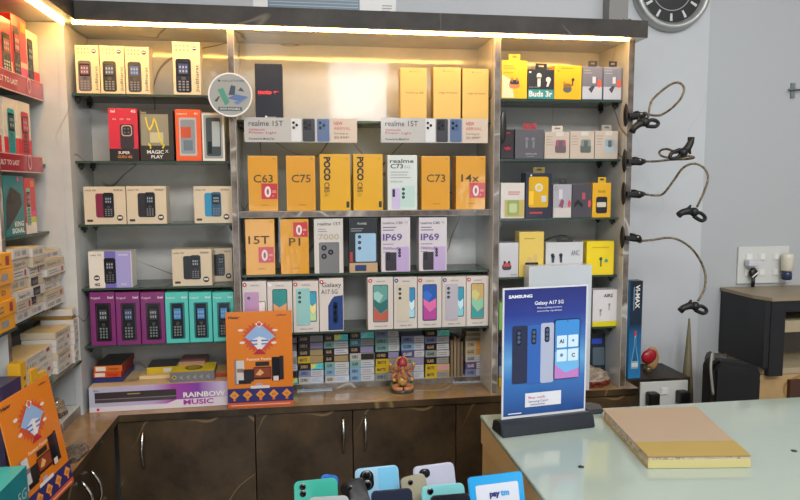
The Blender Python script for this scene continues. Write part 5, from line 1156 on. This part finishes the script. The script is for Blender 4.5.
# upper piles
X4 = -.655; yu0 = yq+.003; yu1 = atx(33, 285, X4).y; yu2 = atx(46, 280, X4).y
pile('nearest upper white pile on the side unit', X4, yu0, yu1, zs4, atx(30, 246, X4).z, 7, .09, [WB, CRB], jit=.008)
pile('middle upper white pile on the side unit', X4, yu1+.002, yu2, zs4, atx(44, 245, X4).z, 7, .09, [WB, CRB], jit=.008, black=(1, 2, 3))
pile('farthest upper white pile on the side unit', X4, yu2+.002, YP-.004, zs4, atx(56, 250, X4).z, 7, .085, [WB, CRB], jit=.01)
# orange-yellow pile near the left picture edge, on a bracket shelf in front of the post
XO = -.645; oy1 = yq-.024; oy0 = oy1-.15
zs3 = atx(8, 332, XO).z
shelf('glass_shelf', 'small glass shelf at the left picture edge under the orange-yellow boxes', -.879, XO-.004, zs3, oy0-.02, oy1+.004, br=False)
pile('orange-yellow pile at the left picture edge', XO, oy0, oy1, zs3, atx(12, 252, XO).z, 5, .1, [(m('#e09a14', .4, 0, .2), 'orange-yellow')], jit=.006)
# lower left: purple box, yellow boxes, packets, teal box
zb_ = zc+.0305
p = atz(14, 404, zb_)
carton('accessory_box', 'dark purple box standing behind the slanted orange poster', 'box', .09, .06, atx(18, 372, -.66).z-zb_, m('#2a2450', .35), (-.672, yq-.085, zb_+.0005), rz=math.pi/2-.05)
for i, (x, yt, lab) in enumerate(((26, 361, 'left'), (37, 368, 'middle'), (45, 371, 'right'))):
    X = -.64; q_ = atx(x, yt, X)
    carton('earphone_box', f'small yellow box with dark print, {lab} one of three behind the slanted poster', 'box', .03, .028, max(.05, q_.z-zb_), m('#d8a41a', .4, 0, .3), (X-.016, q_.y-.013+i*.004, zb_+.0005), rz=math.pi/2-.1*i, design=lambda A: (A.new('round_print').ell(.3, .5, .008, K('#2a5a8a')), A.new('lettering').lines(.5, .9, (.8, .7), .04, K('#6a5010'))))
for i, (px, py, sz) in enumerate(((50, 398, .03), (57, 412, .028), (44, 408, .028))):
    p = atz(px, py+6, zb_); 
    crumple('plastic_packet', f'crumpled clear brown-tinted packet, {["upper", "right", "left"][i]} one of three on the left unit base slab', (max(-.72, min(-.668, p.x)), p.y+.01, zb_+.0005), (sz*.9, sz, sz), [m('#8c7c64', .18, 0, .8), m('#5c4a36', .2, 0, .8)], .38, 11+i, 'packet', cut=.016)
p = atz(73, 455, zc)
crumple('plastic_packet', 'flat clear packet with dark contents lying on the left worktop edge', (p.x, p.y, zc+.0006), (.03, .055, .008), [m('#5a5044', .2, 0, .8), m('#332c24', .3)], .3, 21, 'packet', cut=.006)
tb = carton('phone_box', 'teal phone box with pale top corner, lowest left in the picture', 'box', .12, .106, .125, m('#17808a', .35, 0, .3), (-.574, atx(27, 465, -.521).y-.0615, zc+.0008), rz=math.pi/2, top=m('#3fa8a4', .4), design=lambda A: (A.new('lettering').txt('5G', .62, .55, .16, K('#a8c8cc'), w=.3), A.rect(.55, .4, .92, .46, K('#a8c8cc'), 2), A.new('phone_picture').rr(.08, .05, .45, .6, .01, K('#1a1a22', .2))))

print('DESK', P0, Pl, 'BADLAB', [(o.name, o['label']) for o in bpy.data.objects if 'label' in o and len(o['label'].split())>16])

# ================================================================ LIGHT
def area(name, loc, rot, sx, sy, e, col, sp=None):
    l = bpy.data.lights.new(name, 'AREA'); l.shape = 'RECTANGLE'; l.size = sx; l.size_y = sy; l.energy = e; l.color = col
    o = bpy.data.objects.new(name, l); C.objects.link(o); o.location = loc; o.rotation_euler = rot; return o
def win(name, x0, x1, z0, z1, e, col=(.92, .96, 1)): return area(name, ((x0+x1)/2, -2.3, (z0+z1)/2), (math.radians(90), 0, 0), x1-x0, z1-z0, e, col)
win('transom_daylight', .3, .85, 2.1, 2.75, 12)
win('doorway_daylight', 1.62, 1.95, .75, 1.5, 9)
win('shop_window_daylight', -.7, -.15, .5, 1.25, 8)
area('overhead_fill', (.5, -.35, 2.8), (math.radians(26), 0, 0), 1.9, .9, 90, (1, .98, .95))  # added soft overhead light, out of view, brightens the shelf fronts
area('overhead_fill', (1.9, .6, 2.8), (0, 0, 0), .6, .6, 12, (1, .98, .96))  # smaller added overhead light for the right side, no fitting modelled
W = bpy.data.worlds.new('world'); S.world = W; W.use_nodes = True
W.node_tree.nodes['Background'].inputs[0].default_value = (.9, .95, 1, 1); W.node_tree.nodes['Background'].inputs[1].default_value = .8
vs = S.view_settings; vs.view_transform = 'Standard'; vs.look = 'None'; vs.gamma = 1; vs.exposure = .08; vs.use_curve_mapping = False
